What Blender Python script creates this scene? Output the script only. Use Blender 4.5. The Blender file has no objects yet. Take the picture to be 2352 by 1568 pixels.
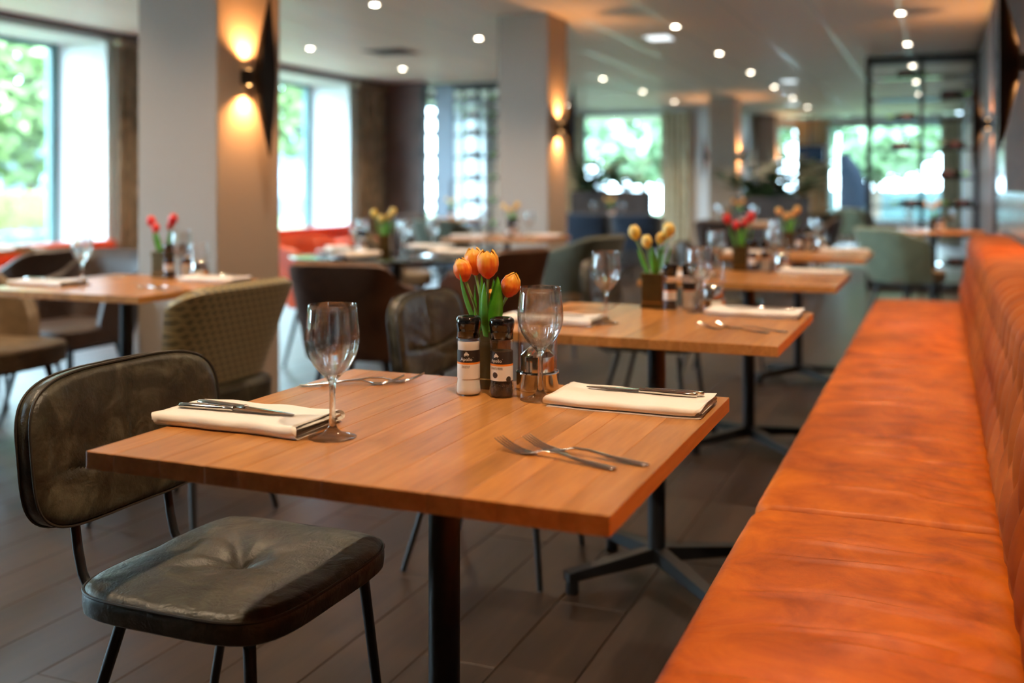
import bpy, bmesh, math, random
from mathutils import Vector, Matrix
random.seed(7)
SC = bpy.context.scene
COL = SC.collection
PI = math.pi

# ------------------------------------------------------------------ camera
FPX, CXP, HOR, CAMZ = 2400.0, 1176.0, 432.0, 1.134      # focal length, principal column, horizon row (in the 2352x1568 frame), eye height
YAW = math.atan2(984.0, FPX)
cam_data = bpy.data.cameras.new('camera')
cam = bpy.data.objects.new('camera', cam_data)
COL.objects.link(cam)
cam.location = (0, 0, CAMZ)
cam.rotation_euler = (PI / 2, 0, YAW)
cam_data.sensor_width = 36.0
cam_data.lens = FPX / 2352.0 * 36.0
cam_data.shift_y = -(784.0 - HOR) / 2352.0
cam_data.clip_start = 0.05
cam_data.clip_end = 300
cam_data.dof.use_dof = True
cam_data.dof.focus_distance = 1.83
cam_data.dof.aperture_fstop = 1.95
SC.camera = cam

# ------------------------------------------------------------------ world, sun, exposure
world = bpy.data.worlds.new('world')
SC.world = world
world.use_nodes = True
bg = world.node_tree.nodes['Background']
bg.inputs[0].default_value = (0.60, 0.82, 1.0, 1)
bg.inputs[1].default_value = 22.0
sun_data = bpy.data.lights.new('sun', 'SUN')
sun_data.energy = 5.0
sun_data.angle = math.radians(6)
sun_data.color = (1.0, 0.95, 0.86)
sun = bpy.data.objects.new('sun', sun_data)
COL.objects.link(sun)
sun.location = (10, -10, 20)
sun.rotation_euler = Vector((-0.62, 0.42, -0.66)).to_track_quat('-Z', 'Y').to_euler()
vs = SC.view_settings
vs.view_transform = 'Standard'
vs.look = 'None'
vs.exposure = 0.72
vs.gamma = 1.0
vs.use_curve_mapping = False
cy = SC.cycles
cy.max_bounces = 9
cy.diffuse_bounces = 3
cy.glossy_bounces = 3
cy.transmission_bounces = 10
cy.transparent_max_bounces = 16
cy.sample_clamp_indirect = 6.0
cy.blur_glossy = 1.0
cy.use_denoising = True
cy.use_adaptive_sampling = True
cy.adaptive_threshold = 0.05

# pixel of the photograph -> point on the level plane z
SY, CY_ = math.sin(YAW), math.cos(YAW)
def at(x, y, z):
    d = FPX * (CAMZ - z) / (y - HOR)
    xc = (x - CXP) * d / FPX
    return (-SY * d + CY_ * xc, CY_ * d + SY * xc)
def atd(x, y, d):
    xc = (x - CXP) * d / FPX
    return Vector((-SY * d + CY_ * xc, CY_ * d + SY * xc, CAMZ - (y - HOR) * d / FPX))

# ------------------------------------------------------------------ mesh helpers
class MB:
    def __init__(self):
        self.v = []; self.f = []; self.m = []; self.flat = False
    def add(self, vs_, fs_, mi=0):
        b = len(self.v)
        self.v.extend([tuple(p) for p in vs_])
        for f in fs_:
            self.f.append(tuple(i + b for i in f)); self.m.append(mi)
        return self
    def box(self, x0, x1, y0, y1, z0, z1, mi=0):
        return self.add([(x0,y0,z0),(x1,y0,z0),(x1,y1,z0),(x0,y1,z0),(x0,y0,z1),(x1,y0,z1),(x1,y1,z1),(x0,y1,z1)],
                 [(0,3,2,1),(4,5,6,7),(0,1,5,4),(1,2,6,5),(2,3,7,6),(3,0,4,7)], mi)
    def bev(self, x0, x1, y0, y1, z0, z1, b=0.003, seg=2, mi=0):
        if b < .02: self.flat = True
        bm = bmesh.new()
        bmesh.ops.create_cube(bm, size=1)
        for q in bm.verts:
            q.co = Vector((x0 + (q.co.x + .5) * (x1 - x0), y0 + (q.co.y + .5) * (y1 - y0), z0 + (q.co.z + .5) * (z1 - z0)))
        bmesh.ops.bevel(bm, geom=bm.edges[:] + bm.verts[:], offset=b, segments=seg, profile=0.5, affect='EDGES')
        bm.verts.index_update()
        self.add([q.co[:] for q in bm.verts], [[q.index for q in f.verts] for f in bm.faces], mi)
        bm.free()
        return self
    def tube(self, path, r, n=10, mi=0, cap=True, squash=None):
        pts = [Vector(p) for p in path]
        rs = r if isinstance(r, (list, tuple)) else [r] * len(pts)
        vs_, fs_ = [], []
        up = None
        for i, p in enumerate(pts):
            a = pts[max(i - 1, 0)]; c = pts[min(i + 1, len(pts) - 1)]
            t = (c - a).normalized()
            if up is None:
                ref = Vector((0, 0, 1)) if abs(t.z) < 0.9 else Vector((1, 0, 0))
                up = t.cross(ref).normalized()
            else:
                up = (up - t * up.dot(t)).normalized()
            w = t.cross(up)
            for k in range(n):
                an = 2 * PI * k / n
                q = up * math.cos(an) + w * math.sin(an) * (squash or 1.0)
                vs_.append(p + q * rs[i])
        L = len(pts)
        for i in range(L - 1):
            for k in range(n):
                fs_.append((i*n+k, i*n+(k+1)%n, (i+1)*n+(k+1)%n, (i+1)*n+k))
        if cap:
            fs_.append(tuple(reversed(range(n)))); fs_.append(tuple(range((L-1)*n, L*n)))
        return self.add(vs_, fs_, mi)
    def lathe(self, prof, n=32, mi=0, c=(0, 0, 0), loop=False):
        vs_, fs_, idx = [], [], []
        for (r, z) in prof:
            if r < 1e-6:
                idx.append([len(vs_)] * n); vs_.append((c[0], c[1], c[2] + z))
            else:
                idx.append(list(range(len(vs_), len(vs_) + n)))
                for k in range(n):
                    an = 2 * PI * k / n
                    vs_.append((c[0] + r * math.cos(an), c[1] + r * math.sin(an), c[2] + z))
        pairs = list(zip(idx, idx[1:])) + ([(idx[-1], idx[0])] if loop else [])
        for a, b in pairs:
            for k in range(n):
                q = [a[k], a[(k+1) % n], b[(k+1) % n], b[k]]
                u = []
                for i in q:
                    if i not in u: u.append(i)
                if len(u) > 2: fs_.append(tuple(u))
        return self.add(vs_, fs_, mi)
    def grid(self, fn, nu, nv, mi=0, wrap=False, flip=False):
        vs_ = [fn(i / nu, j / nv) for i in range(nu + (0 if wrap else 1)) for j in range(nv + 1)]
        fs_ = []
        M = nu if wrap else nu + 1
        for i in range(nu):
            for j in range(nv):
                q = (i*(nv+1)+j, ((i+1)%M)*(nv+1)+j, ((i+1)%M)*(nv+1)+j+1, i*(nv+1)+j+1)
                fs_.append(tuple(reversed(q)) if flip else q)
        return self.add(vs_, fs_, mi)
    def xf(self, M):
        self.v = [tuple(M @ Vector(p)) for p in self.v]; return self
    def shift(self, x, y, z):
        self.v = [(p[0]+x, p[1]+y, p[2]+z) for p in self.v]; return self
    def mesh(self, name, mats, sharp=38, uv=None):
        me = bpy.data.meshes.new(name)
        me.from_pydata(self.v, [], self.f)
        for m in (mats if isinstance(mats, (list, tuple)) else [mats]): me.materials.append(m)
        me.polygons.foreach_set('material_index', self.m)
        me.polygons.foreach_set('use_smooth', [True] * len(me.polygons))
        if sharp == 38 and self.flat: sharp = 18
        if sharp is not None: me.set_sharp_from_angle(angle=math.radians(sharp))
        me.update()
        return me

def obj(name, mb, mat, parent=None, loc=(0, 0, 0), rot=(0, 0, 0), sharp=38):
    me = mb if isinstance(mb, bpy.types.Mesh) else mb.mesh(name, mat, sharp)
    o = bpy.data.objects.new(name, me)
    COL.objects.link(o)
    o.location = loc; o.rotation_euler = rot
    if parent is not None: o.parent = parent
    return o
def tag(o, label, cat, group=None):
    o['label'] = label; o['category'] = cat
    if group: o['group'] = group
    return o
def thing(name, label, cat, loc=(0, 0, 0), rz=0.0, group=None):
    o = bpy.data.objects.new(name, None)
    o.empty_display_size = 0.05
    COL.objects.link(o)
    o.location = loc; o.rotation_euler = (0, 0, rz)
    return tag(o, label, cat, group)
def struct(name, mb, mat, parent=None, loc=(0, 0, 0), sharp=38):
    o = obj(name, mb, mat, parent, loc, sharp=sharp)
    if parent is None: o['kind'] = 'structure'
    return o
def copy_tree(o, parent=None):
    c = o.copy(); COL.objects.link(c)
    if parent is not None: c.parent = parent
    for ch in list(o.children): copy_tree(ch, c)
    return c
def put(o, label, loc, rz=0.0, group=None):
    o['label'] = label; o.location = loc; o.rotation_euler = (0, 0, rz)
    if group: o['group'] = group
    return o
class Proto:
    """first use hands out the thing itself, later uses hand out copies with all parts"""
    def __init__(self, root): self.root = root; self.used = False
    def __call__(self, label, loc, rz=0.0, group=None):
        if not self.used:
            self.used = True
            return put(self.root, label, loc, rz, group)
        return put(copy_tree(self.root), label, loc, rz, group)

# ------------------------------------------------------------------ materials
def _new(name):
    m = bpy.data.materials.new(name); m.use_nodes = True
    nt = m.node_tree
    return m, nt, nt.nodes['Principled BSDF']
def N(nt, t, **kw):
    n = nt.nodes.new(t)
    for k, v in kw.items():
        if k.startswith('i_'): n.inputs[int(k[2:])].default_value = v
        else: setattr(n, k, v)
    return n
def mat(name, col, rough=0.5, metal=0.0, spec=0.5, coat=0.0, sheen=0.0, emit=None, estr=0.0, bump=None, var=None, sub=0.0):
    """plain principled; bump=(scale,strength), var=(scale, amount) adds colour mottling"""
    m, nt, p = _new(name)
    L = nt.links.new
    p.inputs['Base Color'].default_value = (*col, 1)
    p.inputs['Roughness'].default_value = rough
    p.inputs['Metallic'].default_value = metal
    p.inputs['Specular IOR Level'].default_value = spec
    p.inputs['Coat Weight'].default_value = coat
    p.inputs['Coat Roughness'].default_value = 0.12
    p.inputs['Sheen Weight'].default_value = sheen
    if emit:
        p.inputs['Emission Color'].default_value = (*emit, 1); p.inputs['Emission Strength'].default_value = estr
    if bump or var:
        tc = N(nt, 'ShaderNodeTexCoord')
    if bump:
        n = N(nt, 'ShaderNodeTexNoise'); n.inputs['Scale'].default_value = bump[0]; n.inputs['Detail'].default_value = 4
        L(tc.outputs['Object'], n.inputs['Vector'])
        b = N(nt, 'ShaderNodeBump'); b.inputs['Strength'].default_value = bump[1]; b.inputs['Distance'].default_value = 0.01
        L(n.outputs[0], b.inputs['Height']); L(b.outputs[0], p.inputs['Normal'])
    if var:
        n = N(nt, 'ShaderNodeTexNoise'); n.inputs['Scale'].default_value = var[0]; n.inputs['Detail'].default_value = 5
        L(tc.outputs['Object'], n.inputs['Vector'])
        r = N(nt, 'ShaderNodeValToRGB')
        a = var[1]
        r.color_ramp.elements[0].position = 0.3; r.color_ramp.elements[1].position = 0.72
        r.color_ramp.elements[0].color = (*[c * (1 - a) for c in col], 1)
        r.color_ramp.elements[1].color = (*[min(1, c * (1 + a)) for c in col], 1)
        L(n.outputs[0], r.inputs[0]); L(r.outputs[0], p.inputs['Base Color'])
    return m
def wood(name, dark, mid, light, rough=0.3, along='y', scale=1.0, rnd=0.35, coat=0.25, fine=1.0, spec=0.5):
    m, nt, p = _new(name); L = nt.links.new
    tc = N(nt, 'ShaderNodeTexCoord'); oi = N(nt, 'ShaderNodeObjectInfo')
    off = N(nt, 'ShaderNodeVectorMath', operation='SCALE'); off.inputs[0].default_value = (31.7, 17.3, 5.1)
    L(oi.outputs['Random'], off.inputs['Scale'])
    ad = N(nt, 'ShaderNodeVectorMath', operation='ADD')
    L(tc.outputs['Object'], ad.inputs[0]); L(off.outputs[0], ad.inputs[1])
    mp = N(nt, 'ShaderNodeMapping')
    s = {'y': (26, 2.2, 26), 'x': (2.2, 26, 26)}[along]
    mp.inputs['Scale'].default_value = tuple(q * scale for q in s)
    L(ad.outputs[0], mp.inputs[0])
    n1 = N(nt, 'ShaderNodeTexNoise'); n1.inputs['Scale'].default_value = 1.0; n1.inputs['Detail'].default_value = 6; n1.inputs['Roughness'].default_value = 0.6
    n1.inputs['Distortion'].default_value = 0.6
    L(mp.outputs[0], n1.inputs['Vector'])
    n2 = N(nt, 'ShaderNodeTexNoise'); n2.inputs['Scale'].default_value = 5.0 * fine; n2.inputs['Detail'].default_value = 3
    L(mp.outputs[0], n2.inputs['Vector'])
    mx = N(nt, 'ShaderNodeMix', data_type='FLOAT'); mx.inputs[0].default_value = 0.3
    L(n1.outputs[0], mx.inputs[2]); L(n2.outputs[0], mx.inputs[3])
    r = N(nt, 'ShaderNodeValToRGB')
    e = r.color_ramp.elements
    e[0].position = 0.30; e[0].color = (*dark, 1); e[1].position = 0.72; e[1].color = (*light, 1)
    q = e.new(0.5); q.color = (*mid, 1)
    L(mx.outputs[0], r.inputs[0])
    hs = N(nt, 'ShaderNodeHueSaturation')
    ma = N(nt, 'ShaderNodeMapRange'); ma.inputs[3].default_value = 1 - rnd; ma.inputs[4].default_value = 1 + rnd
    ge = N(nt, 'ShaderNodeNewGeometry'); sm = N(nt, 'ShaderNodeMath', operation='ADD'); fc = N(nt, 'ShaderNodeMath', operation='FRACT')
    L(oi.outputs['Random'], sm.inputs[0]); L(ge.outputs['Random Per Island'], sm.inputs[1]); L(sm.outputs[0], fc.inputs[0])
    L(fc.outputs[0], ma.inputs[0]); L(ma.outputs[0], hs.inputs['Value'])
    L(r.outputs[0], hs.inputs['Color']); L(hs.outputs[0], p.inputs['Base Color'])
    p.inputs['Roughness'].default_value = rough
    p.inputs['Specular IOR Level'].default_value = spec
    p.inputs['Coat Weight'].default_value = coat; p.inputs['Coat Roughness'].default_value = 0.18
    b = N(nt, 'ShaderNodeBump'); b.inputs['Strength'].default_value = 0.06; b.inputs['Distance'].default_value = 0.004
    L(mx.outputs[0], b.inputs['Height']); L(b.outputs[0], p.inputs['Normal'])
    return m
def leather(name, c0, c1, c2, scale=7.0, rough=0.42, grain=260, bstr=0.12, sheen=0.0, creases=0.0, spec=0.5):
    m, nt, p = _new(name); L = nt.links.new
    tc = N(nt, 'ShaderNodeTexCoord')
    n1 = N(nt, 'ShaderNodeTexNoise'); n1.inputs['Scale'].default_value = scale; n1.inputs['Detail'].default_value = 8; n1.inputs['Roughness'].default_value = 0.62
    n1.inputs['Distortion'].default_value = 0.7
    L(tc.outputs['Object'], n1.inputs['Vector'])
    r = N(nt, 'ShaderNodeValToRGB'); e = r.color_ramp.elements
    e[0].position = 0.32; e[0].color = (*c0, 1); e[1].position = 0.70; e[1].color = (*c2, 1)
    q = e.new(0.5); q.color = (*c1, 1)
    L(n1.outputs[0], r.inputs[0]); L(r.outputs[0], p.inputs['Base Color'])
    v = N(nt, 'ShaderNodeTexNoise'); v.inputs['Scale'].default_value = grain; v.inputs['Detail'].default_value = 3
    L(tc.outputs['Object'], v.inputs['Vector'])
    b = N(nt, 'ShaderNodeBump'); b.inputs['Strength'].default_value = bstr; b.inputs['Distance'].default_value = 0.002
    L(v.outputs[0], b.inputs['Height'])
    last = b
    if creases:
        w = N(nt, 'ShaderNodeTexNoise'); w.inputs['Scale'].default_value = scale * 2.3; w.inputs['Detail'].default_value = 3; w.inputs['Distortion'].default_value = 1.2
        L(tc.outputs['Object'], w.inputs['Vector'])
        b2 = N(nt, 'ShaderNodeBump'); b2.inputs['Strength'].default_value = creases; b2.inputs['Distance'].default_value = 0.012
        L(w.outputs[0], b2.inputs['Height']); L(b.outputs[0], b2.inputs['Normal']); last = b2
    L(last.outputs[0], p.inputs['Normal'])
    rr = N(nt, 'ShaderNodeMapRange'); rr.inputs[3].default_value = rough + 0.1; rr.inputs[4].default_value = rough - 0.08
    L(n1.outputs[0], rr.inputs[0]); L(rr.outputs[0], p.inputs['Roughness'])
    p.inputs['Sheen Weight'].default_value = sheen
    p.inputs['Specular IOR Level'].default_value = spec
    return m
def glass(name, col=(1, 1, 1), rough=0.0, ior=1.47):
    m, nt, p = _new(name)
    p.inputs['Base Color'].default_value = (*col, 1)
    p.inputs['Transmission Weight'].default_value = 1.0
    p.inputs['Roughness'].default_value = rough; p.inputs['IOR'].default_value = ior
    return m
def thin_glass(name, col=(1, 1, 1), ior=1.5, rough=0.0, boost=1.0):
    m, nt, p = _new(name); L = nt.links.new
    nt.nodes.remove(p)
    out = nt.nodes['Material Output']
    t = N(nt, 'ShaderNodeBsdfTransparent'); t.inputs[0].default_value = (*col, 1)
    g = N(nt, 'ShaderNodeBsdfGlossy'); g.inputs['Roughness'].default_value = rough
    fr = N(nt, 'ShaderNodeFresnel'); ge = N(nt, 'ShaderNodeNewGeometry')
    io = N(nt, 'ShaderNodeMapRange'); io.inputs[3].default_value = ior; io.inputs[4].default_value = 1 / ior      # same mirror share from either side of the sheet
    L(ge.outputs['Backfacing'], io.inputs[0]); L(io.outputs[0], fr.inputs[0])
    mu = N(nt, 'ShaderNodeMath', operation='MULTIPLY'); mu.inputs[1].default_value = boost
    L(fr.outputs[0], mu.inputs[0])
    mx = N(nt, 'ShaderNodeMixShader')
    L(mu.outputs[0], mx.inputs[0]); L(t.outputs[0], mx.inputs[1]); L(g.outputs[0], mx.inputs[2])
    L(mx.outputs[0], out.inputs[0])
    return m
def gradient_z(name, stops, z0, z1, rough=0.45, streak=0.25, trans=0.0):
    m, nt, p = _new(name); L = nt.links.new
    tc = N(nt, 'ShaderNodeTexCoord'); sx = N(nt, 'ShaderNodeSeparateXYZ')
    L(tc.outputs['Object'], sx.inputs[0])
    mr = N(nt, 'ShaderNodeMapRange'); mr.inputs[1].default_value = z0; mr.inputs[2].default_value = z1
    L(sx.outputs[2], mr.inputs[0])
    mp = N(nt, 'ShaderNodeMapping'); mp.inputs['Scale'].default_value = (160, 160, 14); L(tc.outputs['Object'], mp.inputs[0])
    n = N(nt, 'ShaderNodeTexNoise'); n.inputs['Scale'].default_value = 1.0; L(mp.outputs[0], n.inputs['Vector'])
    ad = N(nt, 'ShaderNodeMath', operation='MULTIPLY_ADD'); ad.inputs[1].default_value = streak; ad.inputs[2].default_value = 0
    sb = N(nt, 'ShaderNodeMath', operation='SUBTRACT'); sb.inputs[1].default_value = 0.5
    L(n.outputs[0], sb.inputs[0]); L(sb.outputs[0], ad.inputs[0]); L(mr.outputs[0], ad.inputs[2])
    r = N(nt, 'ShaderNodeValToRGB'); e = r.color_ramp.elements
    e[0].position = stops[0][0]; e[0].color = (*stops[0][1], 1); e[1].position = stops[-1][0]; e[1].color = (*stops[-1][1], 1)
    for s in stops[1:-1]:
        q = e.new(s[0]); q.color = (*s[1], 1)
    L(ad.outputs[0], r.inputs[0]); L(r.outputs[0], p.inputs['Base Color'])
    p.inputs['Roughness'].default_value = rough
    p.inputs['Subsurface Weight'].default_value = trans
    p.inputs['Subsurface Radius'].default_value = (0.01, 0.005, 0.002)
    p.inputs['Subsurface Scale'].default_value = 0.3
    return m
def scale_fabric(name, base, edge, n=26.0):
    """woven cloth printed with overlapping rounded scales, laid in the object's y/z plane"""
    m, nt, p = _new(name); L = nt.links.new
    tc = N(nt, 'ShaderNodeTexCoord'); sx = N(nt, 'ShaderNodeSeparateXYZ'); L(tc.outputs['Object'], sx.inputs[0])
    def M(op, a, b=None, c=None):
        k = N(nt, 'ShaderNodeMath', operation=op)
        for i, q in enumerate((a, b, c)):
            if q is None: continue
            if isinstance(q, (int, float)): k.inputs[i].default_value = q
            else: L(q, k.inputs[i])
        return k.outputs[0]
    v = M('MULTIPLY', sx.outputs[2], n * 1.45)
    row = M('FLOOR', v)
    fv = M('FRACT', v)
    half = M('MULTIPLY', M('MODULO', row, 2.0), 0.5)
    u = M('ADD', M('MULTIPLY', sx.outputs[1], n), half)
    fu = M('SUBTRACT', M('FRACT', M('ADD', u, 100.0)), 0.5)
    d = M('SQRT', M('ADD', M('POWER', M('MULTIPLY', fu, 1.5), 2.0), M('POWER', M('SUBTRACT', 1.0, fv), 2.0)))
    r = N(nt, 'ShaderNodeValToRGB'); e = r.color_ramp.elements
    e[0].position = 0.15; e[0].color = (*base, 1); e[1].position = 1.0; e[1].color = (*[c * 0.5 for c in edge], 1)
    q = e.new(0.82); q.color = (*edge, 1)
    q = e.new(0.93); q.color = (*[c * 0.25 for c in base], 1)
    L(d, r.inputs[0]); L(r.outputs[0], p.inputs['Base Color'])
    b = N(nt, 'ShaderNodeBump'); b.inputs['Strength'].default_value = 0.5; b.inputs['Distance'].default_value = 0.004
    L(d, b.inputs['Height']); L(b.outputs[0], p.inputs['Normal'])
    p.inputs['Roughness'].default_value = 0.55; p.inputs['Sheen Weight'].default_value = 0.3
    return m

M = {}
M['plaster'] = mat('plaster_greige', (0.37, 0.305, 0.26), 0.85, bump=(220, 0.12))
M['white_wall'] = mat('white_paint', (0.66, 0.69, 0.71), 0.8)
M['ceiling'] = mat('ceiling_panel', (0.72, 0.655, 0.62), 0.55)
M['seam'] = mat('seam_sheen', (0.85, 0.87, 0.9), 0.25)  # white colour stands in for the sheen along the panel seams
M['brown_wall'] = mat('brown_wall', (0.115, 0.075, 0.062), 0.6, var=(3, .2))
M['floor'] = wood('floor_plank', (0.017, 0.0095, 0.006), (0.032, 0.0185, 0.012), (0.054, 0.031, 0.020), rough=0.38, scale=0.42, rnd=0.24, coat=0.0, spec=.36)
M['oak'] = wood('oak_top', (0.33, 0.118, 0.023), (0.47, 0.190, 0.045), (0.62, 0.280, 0.080), rough=0.31, rnd=0.15, coat=0.35)
M['black'] = mat('black_powder_coat', (0.012, 0.013, 0.015), 0.42)
M['black_gloss'] = mat('black_gloss', (0.006, 0.006, 0.007), 0.12, coat=0.5)
M['orange_leather'] = leather('orange_leather', (0.29, 0.052, 0.002), (0.45, 0.092, 0.002), (0.60, 0.145, 0.006), scale=6.5, rough=0.48, grain=300, bstr=0.12, creases=0.14, spec=.24)
M['orange_velvet'] = leather('orange_quilt', (0.26, 0.048, 0.003), (0.36, 0.072, 0.003), (0.44, 0.100, 0.008), scale=4, rough=0.65, grain=420, bstr=0.1, sheen=0.0, spec=.2)
M['olive_leather'] = leather('olive_leather', (0.018, 0.015, 0.008), (0.042, 0.037, 0.022), (0.120, 0.112, 0.074), scale=13, rough=0.40, grain=240, bstr=0.3, creases=0.22)
M['stitch'] = mat('stitch', (0.03, 0.024, 0.016), 0.6)
M['brown_leather'] = leather('brown_leather', (0.045, 0.016, 0.006), (0.075, 0.028, 0.010), (0.11, 0.046, 0.018), scale=6, rough=0.5)
M['tan_leather'] = leather('tan_leather', (0.10, 0.065, 0.034), (0.16, 0.105, 0.055), (0.22, 0.145, 0.08), scale=5, rough=0.45)
M['dark_leather'] = leather('dark_brown_leather', (0.030, 0.017, 0.013), (0.050, 0.028, 0.020), (0.075, 0.043, 0.03), scale=6, rough=0.45)
M['scale_fabric'] = scale_fabric('scale_cloth', (0.055, 0.046, 0.022), (0.36, 0.28, 0.12), n=30.0)
M['olive_cloth'] = mat('olive_cloth', (0.10, 0.085, 0.05), 0.75, sheen=0.3, var=(40, .3))
M['green_cloth'] = mat('sage_cloth', (0.17, 0.21, 0.14), 0.8, sheen=0.3, var=(12, .15))
M['dark_green_cloth'] = mat('dark_green_cloth', (0.05, 0.058, 0.035), 0.75, sheen=0.3, var=(12, .2))
M['navy'] = mat('navy_cloth', (0.010, 0.020, 0.040), 0.7, sheen=0.2)
M['red_leather'] = leather('red_orange_leather', (0.50, 0.045, 0.008), (0.62, 0.060, 0.010), (0.70, 0.09, 0.02), scale=4, rough=0.45)
M['napkin'] = mat('napkin_cloth', (0.82, 0.76, 0.69), 0.9, bump=(900, 0.1), sheen=0.2)
M['steel'] = mat('polished_steel', (0.72, 0.70, 0.67), 0.10, metal=1.0)
M['steel_dark'] = mat('brushed_steel', (0.55, 0.53, 0.50), 0.22, metal=1.0)
M['brass'] = mat('brass_trim', (0.70, 0.42, 0.14), 0.22, metal=1.0)
M['bronze'] = mat('bronze_box', (0.115, 0.075, 0.028), 0.32, metal=0.8, var=(30, .15))
M['glass'] = glass('clear_glass')
M['thin_glass'] = thin_glass('thin_glass')
def stemware(name, share, boost=1.2):
    m = thin_glass(name, (0.995, 0.995, 0.995), ior=1.5, boost=boost)
    nt = m.node_tree; L = nt.links.new
    mx = [n for n in nt.nodes if n.type == 'MIX_SHADER'][0]
    t = [n for n in nt.nodes if n.type == 'BSDF_TRANSPARENT'][0]
    rf = N(nt, 'ShaderNodeBsdfRefraction'); rf.inputs['IOR'].default_value = 1.45; rf.inputs['Roughness'].default_value = 0.0
    m2 = N(nt, 'ShaderNodeMixShader'); m2.inputs[0].default_value = share
    L(t.outputs[0], m2.inputs[1]); L(rf.outputs[0], m2.inputs[2]); L(m2.outputs[0], mx.inputs[1])
    return m
M['stemware'] = stemware('bowl_glass', 0.22)
M['stem_glass'] = stemware('stem_glass', 0.70, 1.0)
M['foot_glass'] = stemware('foot_glass', 0.34, 1.2)
M['pane'] = thin_glass('window_pane', (0.93, 0.975, 0.98), ior=1.4)
M['salt'] = mat('sea_salt', (0.86, 0.83, 0.78), 0.8, bump=(1500, 0.4))
M['pepper'] = mat('peppercorn', (0.050, 0.026, 0.014), 0.5, var=(90, .6))
M['label_dark'] = mat('label_dark', (0.020, 0.013, 0.011), 0.45)
M['label_white'] = mat('label_cream', (0.78, 0.72, 0.66), 0.5)
M['label_orange'] = mat('label_orange', (0.85, 0.25, 0.02), 0.5)
M['print_white'] = mat('print_white', (0.88, 0.85, 0.82), 0.5)
M['print_black'] = mat('print_black', (0.02, 0.02, 0.02), 0.5)
M['print_red'] = mat('print_red', (0.6, 0.03, 0.04), 0.5)
M['leaf'] = mat('tulip_leaf', (0.085, 0.34, 0.018), 0.38, var=(25, .35))
M['stem'] = mat('tulip_stem', (0.22, 0.34, 0.10), 0.5)
def tul(name, low, mid, top): return gradient_z(name, [(0.0, low), (0.28, tuple((p + q) / 2 for p, q in zip(low, mid))), (0.55, mid), (0.85, top), (1.0, tuple(min(1, c * 1.15) for c in top))], 0.0, 0.052, streak=0.75, trans=0.12)
M['tulip_orange'] = tul('tulip_orange', (0.74, 0.020, 0.006), (0.90, 0.17, 0.010), (0.96, 0.42, 0.040))
M['tulip_yellow'] = tul('tulip_yellow', (0.80, 0.50, 0.06), (0.85, 0.55, 0.10), (0.88, 0.62, 0.18))
M['tulip_red'] = tul('tulip_red', (0.60, 0.006, 0.01), (0.72, 0.010, 0.012), (0.80, 0.03, 0.02))
M['tulip_peach'] = tul('tulip_peach', (0.80, 0.22, 0.03), (0.88, 0.34, 0.05), (0.9, 0.5, 0.14))
M['tulip_amber'] = tul('tulip_amber', (0.70, 0.30, 0.03), (0.80, 0.40, 0.05), (0.85, 0.5, 0.1))
M['curtain'] = mat('curtain_cloth', (0.22, 0.165, 0.105), 0.85, sheen=0.2, var=(9, .45))
M['curtain_pale'] = mat('curtain_pale_cloth', (0.42, 0.38, 0.26), 0.85, sheen=0.2, var=(9, .2))
M['planter_box'] = mat('planter_box', (0.045, 0.036, 0.034), 0.7)
M['soil'] = mat('soil', (0.03, 0.02, 0.012), 0.9)
M['foliage'] = mat('plant_leaf', (0.030, 0.062, 0.020), 0.5, var=(6, .5))
M['tree_leaf'] = mat('tree_leaf', (0.17, 0.26, 0.085), 0.6, var=(0.7, .45))
M['tree_leaf_overexposed'] = mat('tree_leaf_overexposed', (0.24, 0.36, 0.20), 0.6, var=(0.7, .4))  # lighter copy of the leaf, overexposure put into its colour
M['bark'] = mat('bark', (0.10, 0.07, 0.05), 0.9)
M['lawn'] = mat('lawn', (0.055, 0.080, 0.020), 0.9, var=(0.5, .3))
M['hedge'] = mat('hedge_leaf', (0.040, 0.085, 0.090), 0.7, var=(1.5, .4))
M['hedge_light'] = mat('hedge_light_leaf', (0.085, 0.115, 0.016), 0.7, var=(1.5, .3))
M['facade'] = mat('facade', (0.060, 0.092, 0.105), 0.7)
M['bottle'] = mat('bottle_glass', (0.012, 0.020, 0.010), 0.10, coat=0.5)
M['bottle_label'] = mat('bottle_label', (0.10, 0.03, 0.03), 0.5)
M['bottle_foil'] = mat('bottle_foil', (0.25, 0.55, 0.03), 0.35)
M['hull'] = mat('hull_black', (0.005, 0.005, 0.006), 0.6, spec=.2)
M['slate'] = mat('slate_panel', (0.16, 0.21, 0.27), 0.4)
M['grey_gloss'] = mat('grey_gloss_panel', (0.34, 0.34, 0.34), 0.14)
M['walnut'] = wood('walnut_panel', (0.030, 0.014, 0.008), (0.055, 0.026, 0.014), (0.085, 0.042, 0.022), rough=0.65, along='y', scale=0.3, rnd=0.05, coat=0.0, spec=.15)
M['tv'] = mat('tv_screen', (0.006, 0.01, 0.016), 0.08, emit=(0.03, 0.08, 0.15), estr=0.15)
M['flag_cloth'] = mat('flag_cloth', (0.003, 0.005, 0.009), 0.8, spec=.1)
M['lamp_glow'] = mat('lamp_lens', (1, 1, 1), 0.4, emit=(1.0, 0.86, 0.66), estr=32.0)
M['warm_glow'] = mat('warm_lens', (1, 1, 1), 0.4, emit=(1.0, 0.50, 0.16), estr=9.0)
M['panel_glow'] = mat('panel_lens', (1, 1, 1), 0.4, emit=(0.85, 0.93, 1.0), estr=1.1)
for k_ in ('lamp_glow', 'warm_glow'): M[k_].cycles.emission_sampling = 'NONE'      # their light comes from the beams built with each lamp
M['white_metal'] = mat('white_metal', (0.82, 0.82, 0.82), 0.35)
M['frame_grey'] = mat('window_frame', (0.10, 0.20, 0.20), 0.5)
M['plate'] = mat('porcelain', (0.82, 0.82, 0.80), 0.12, coat=0.4)

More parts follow.
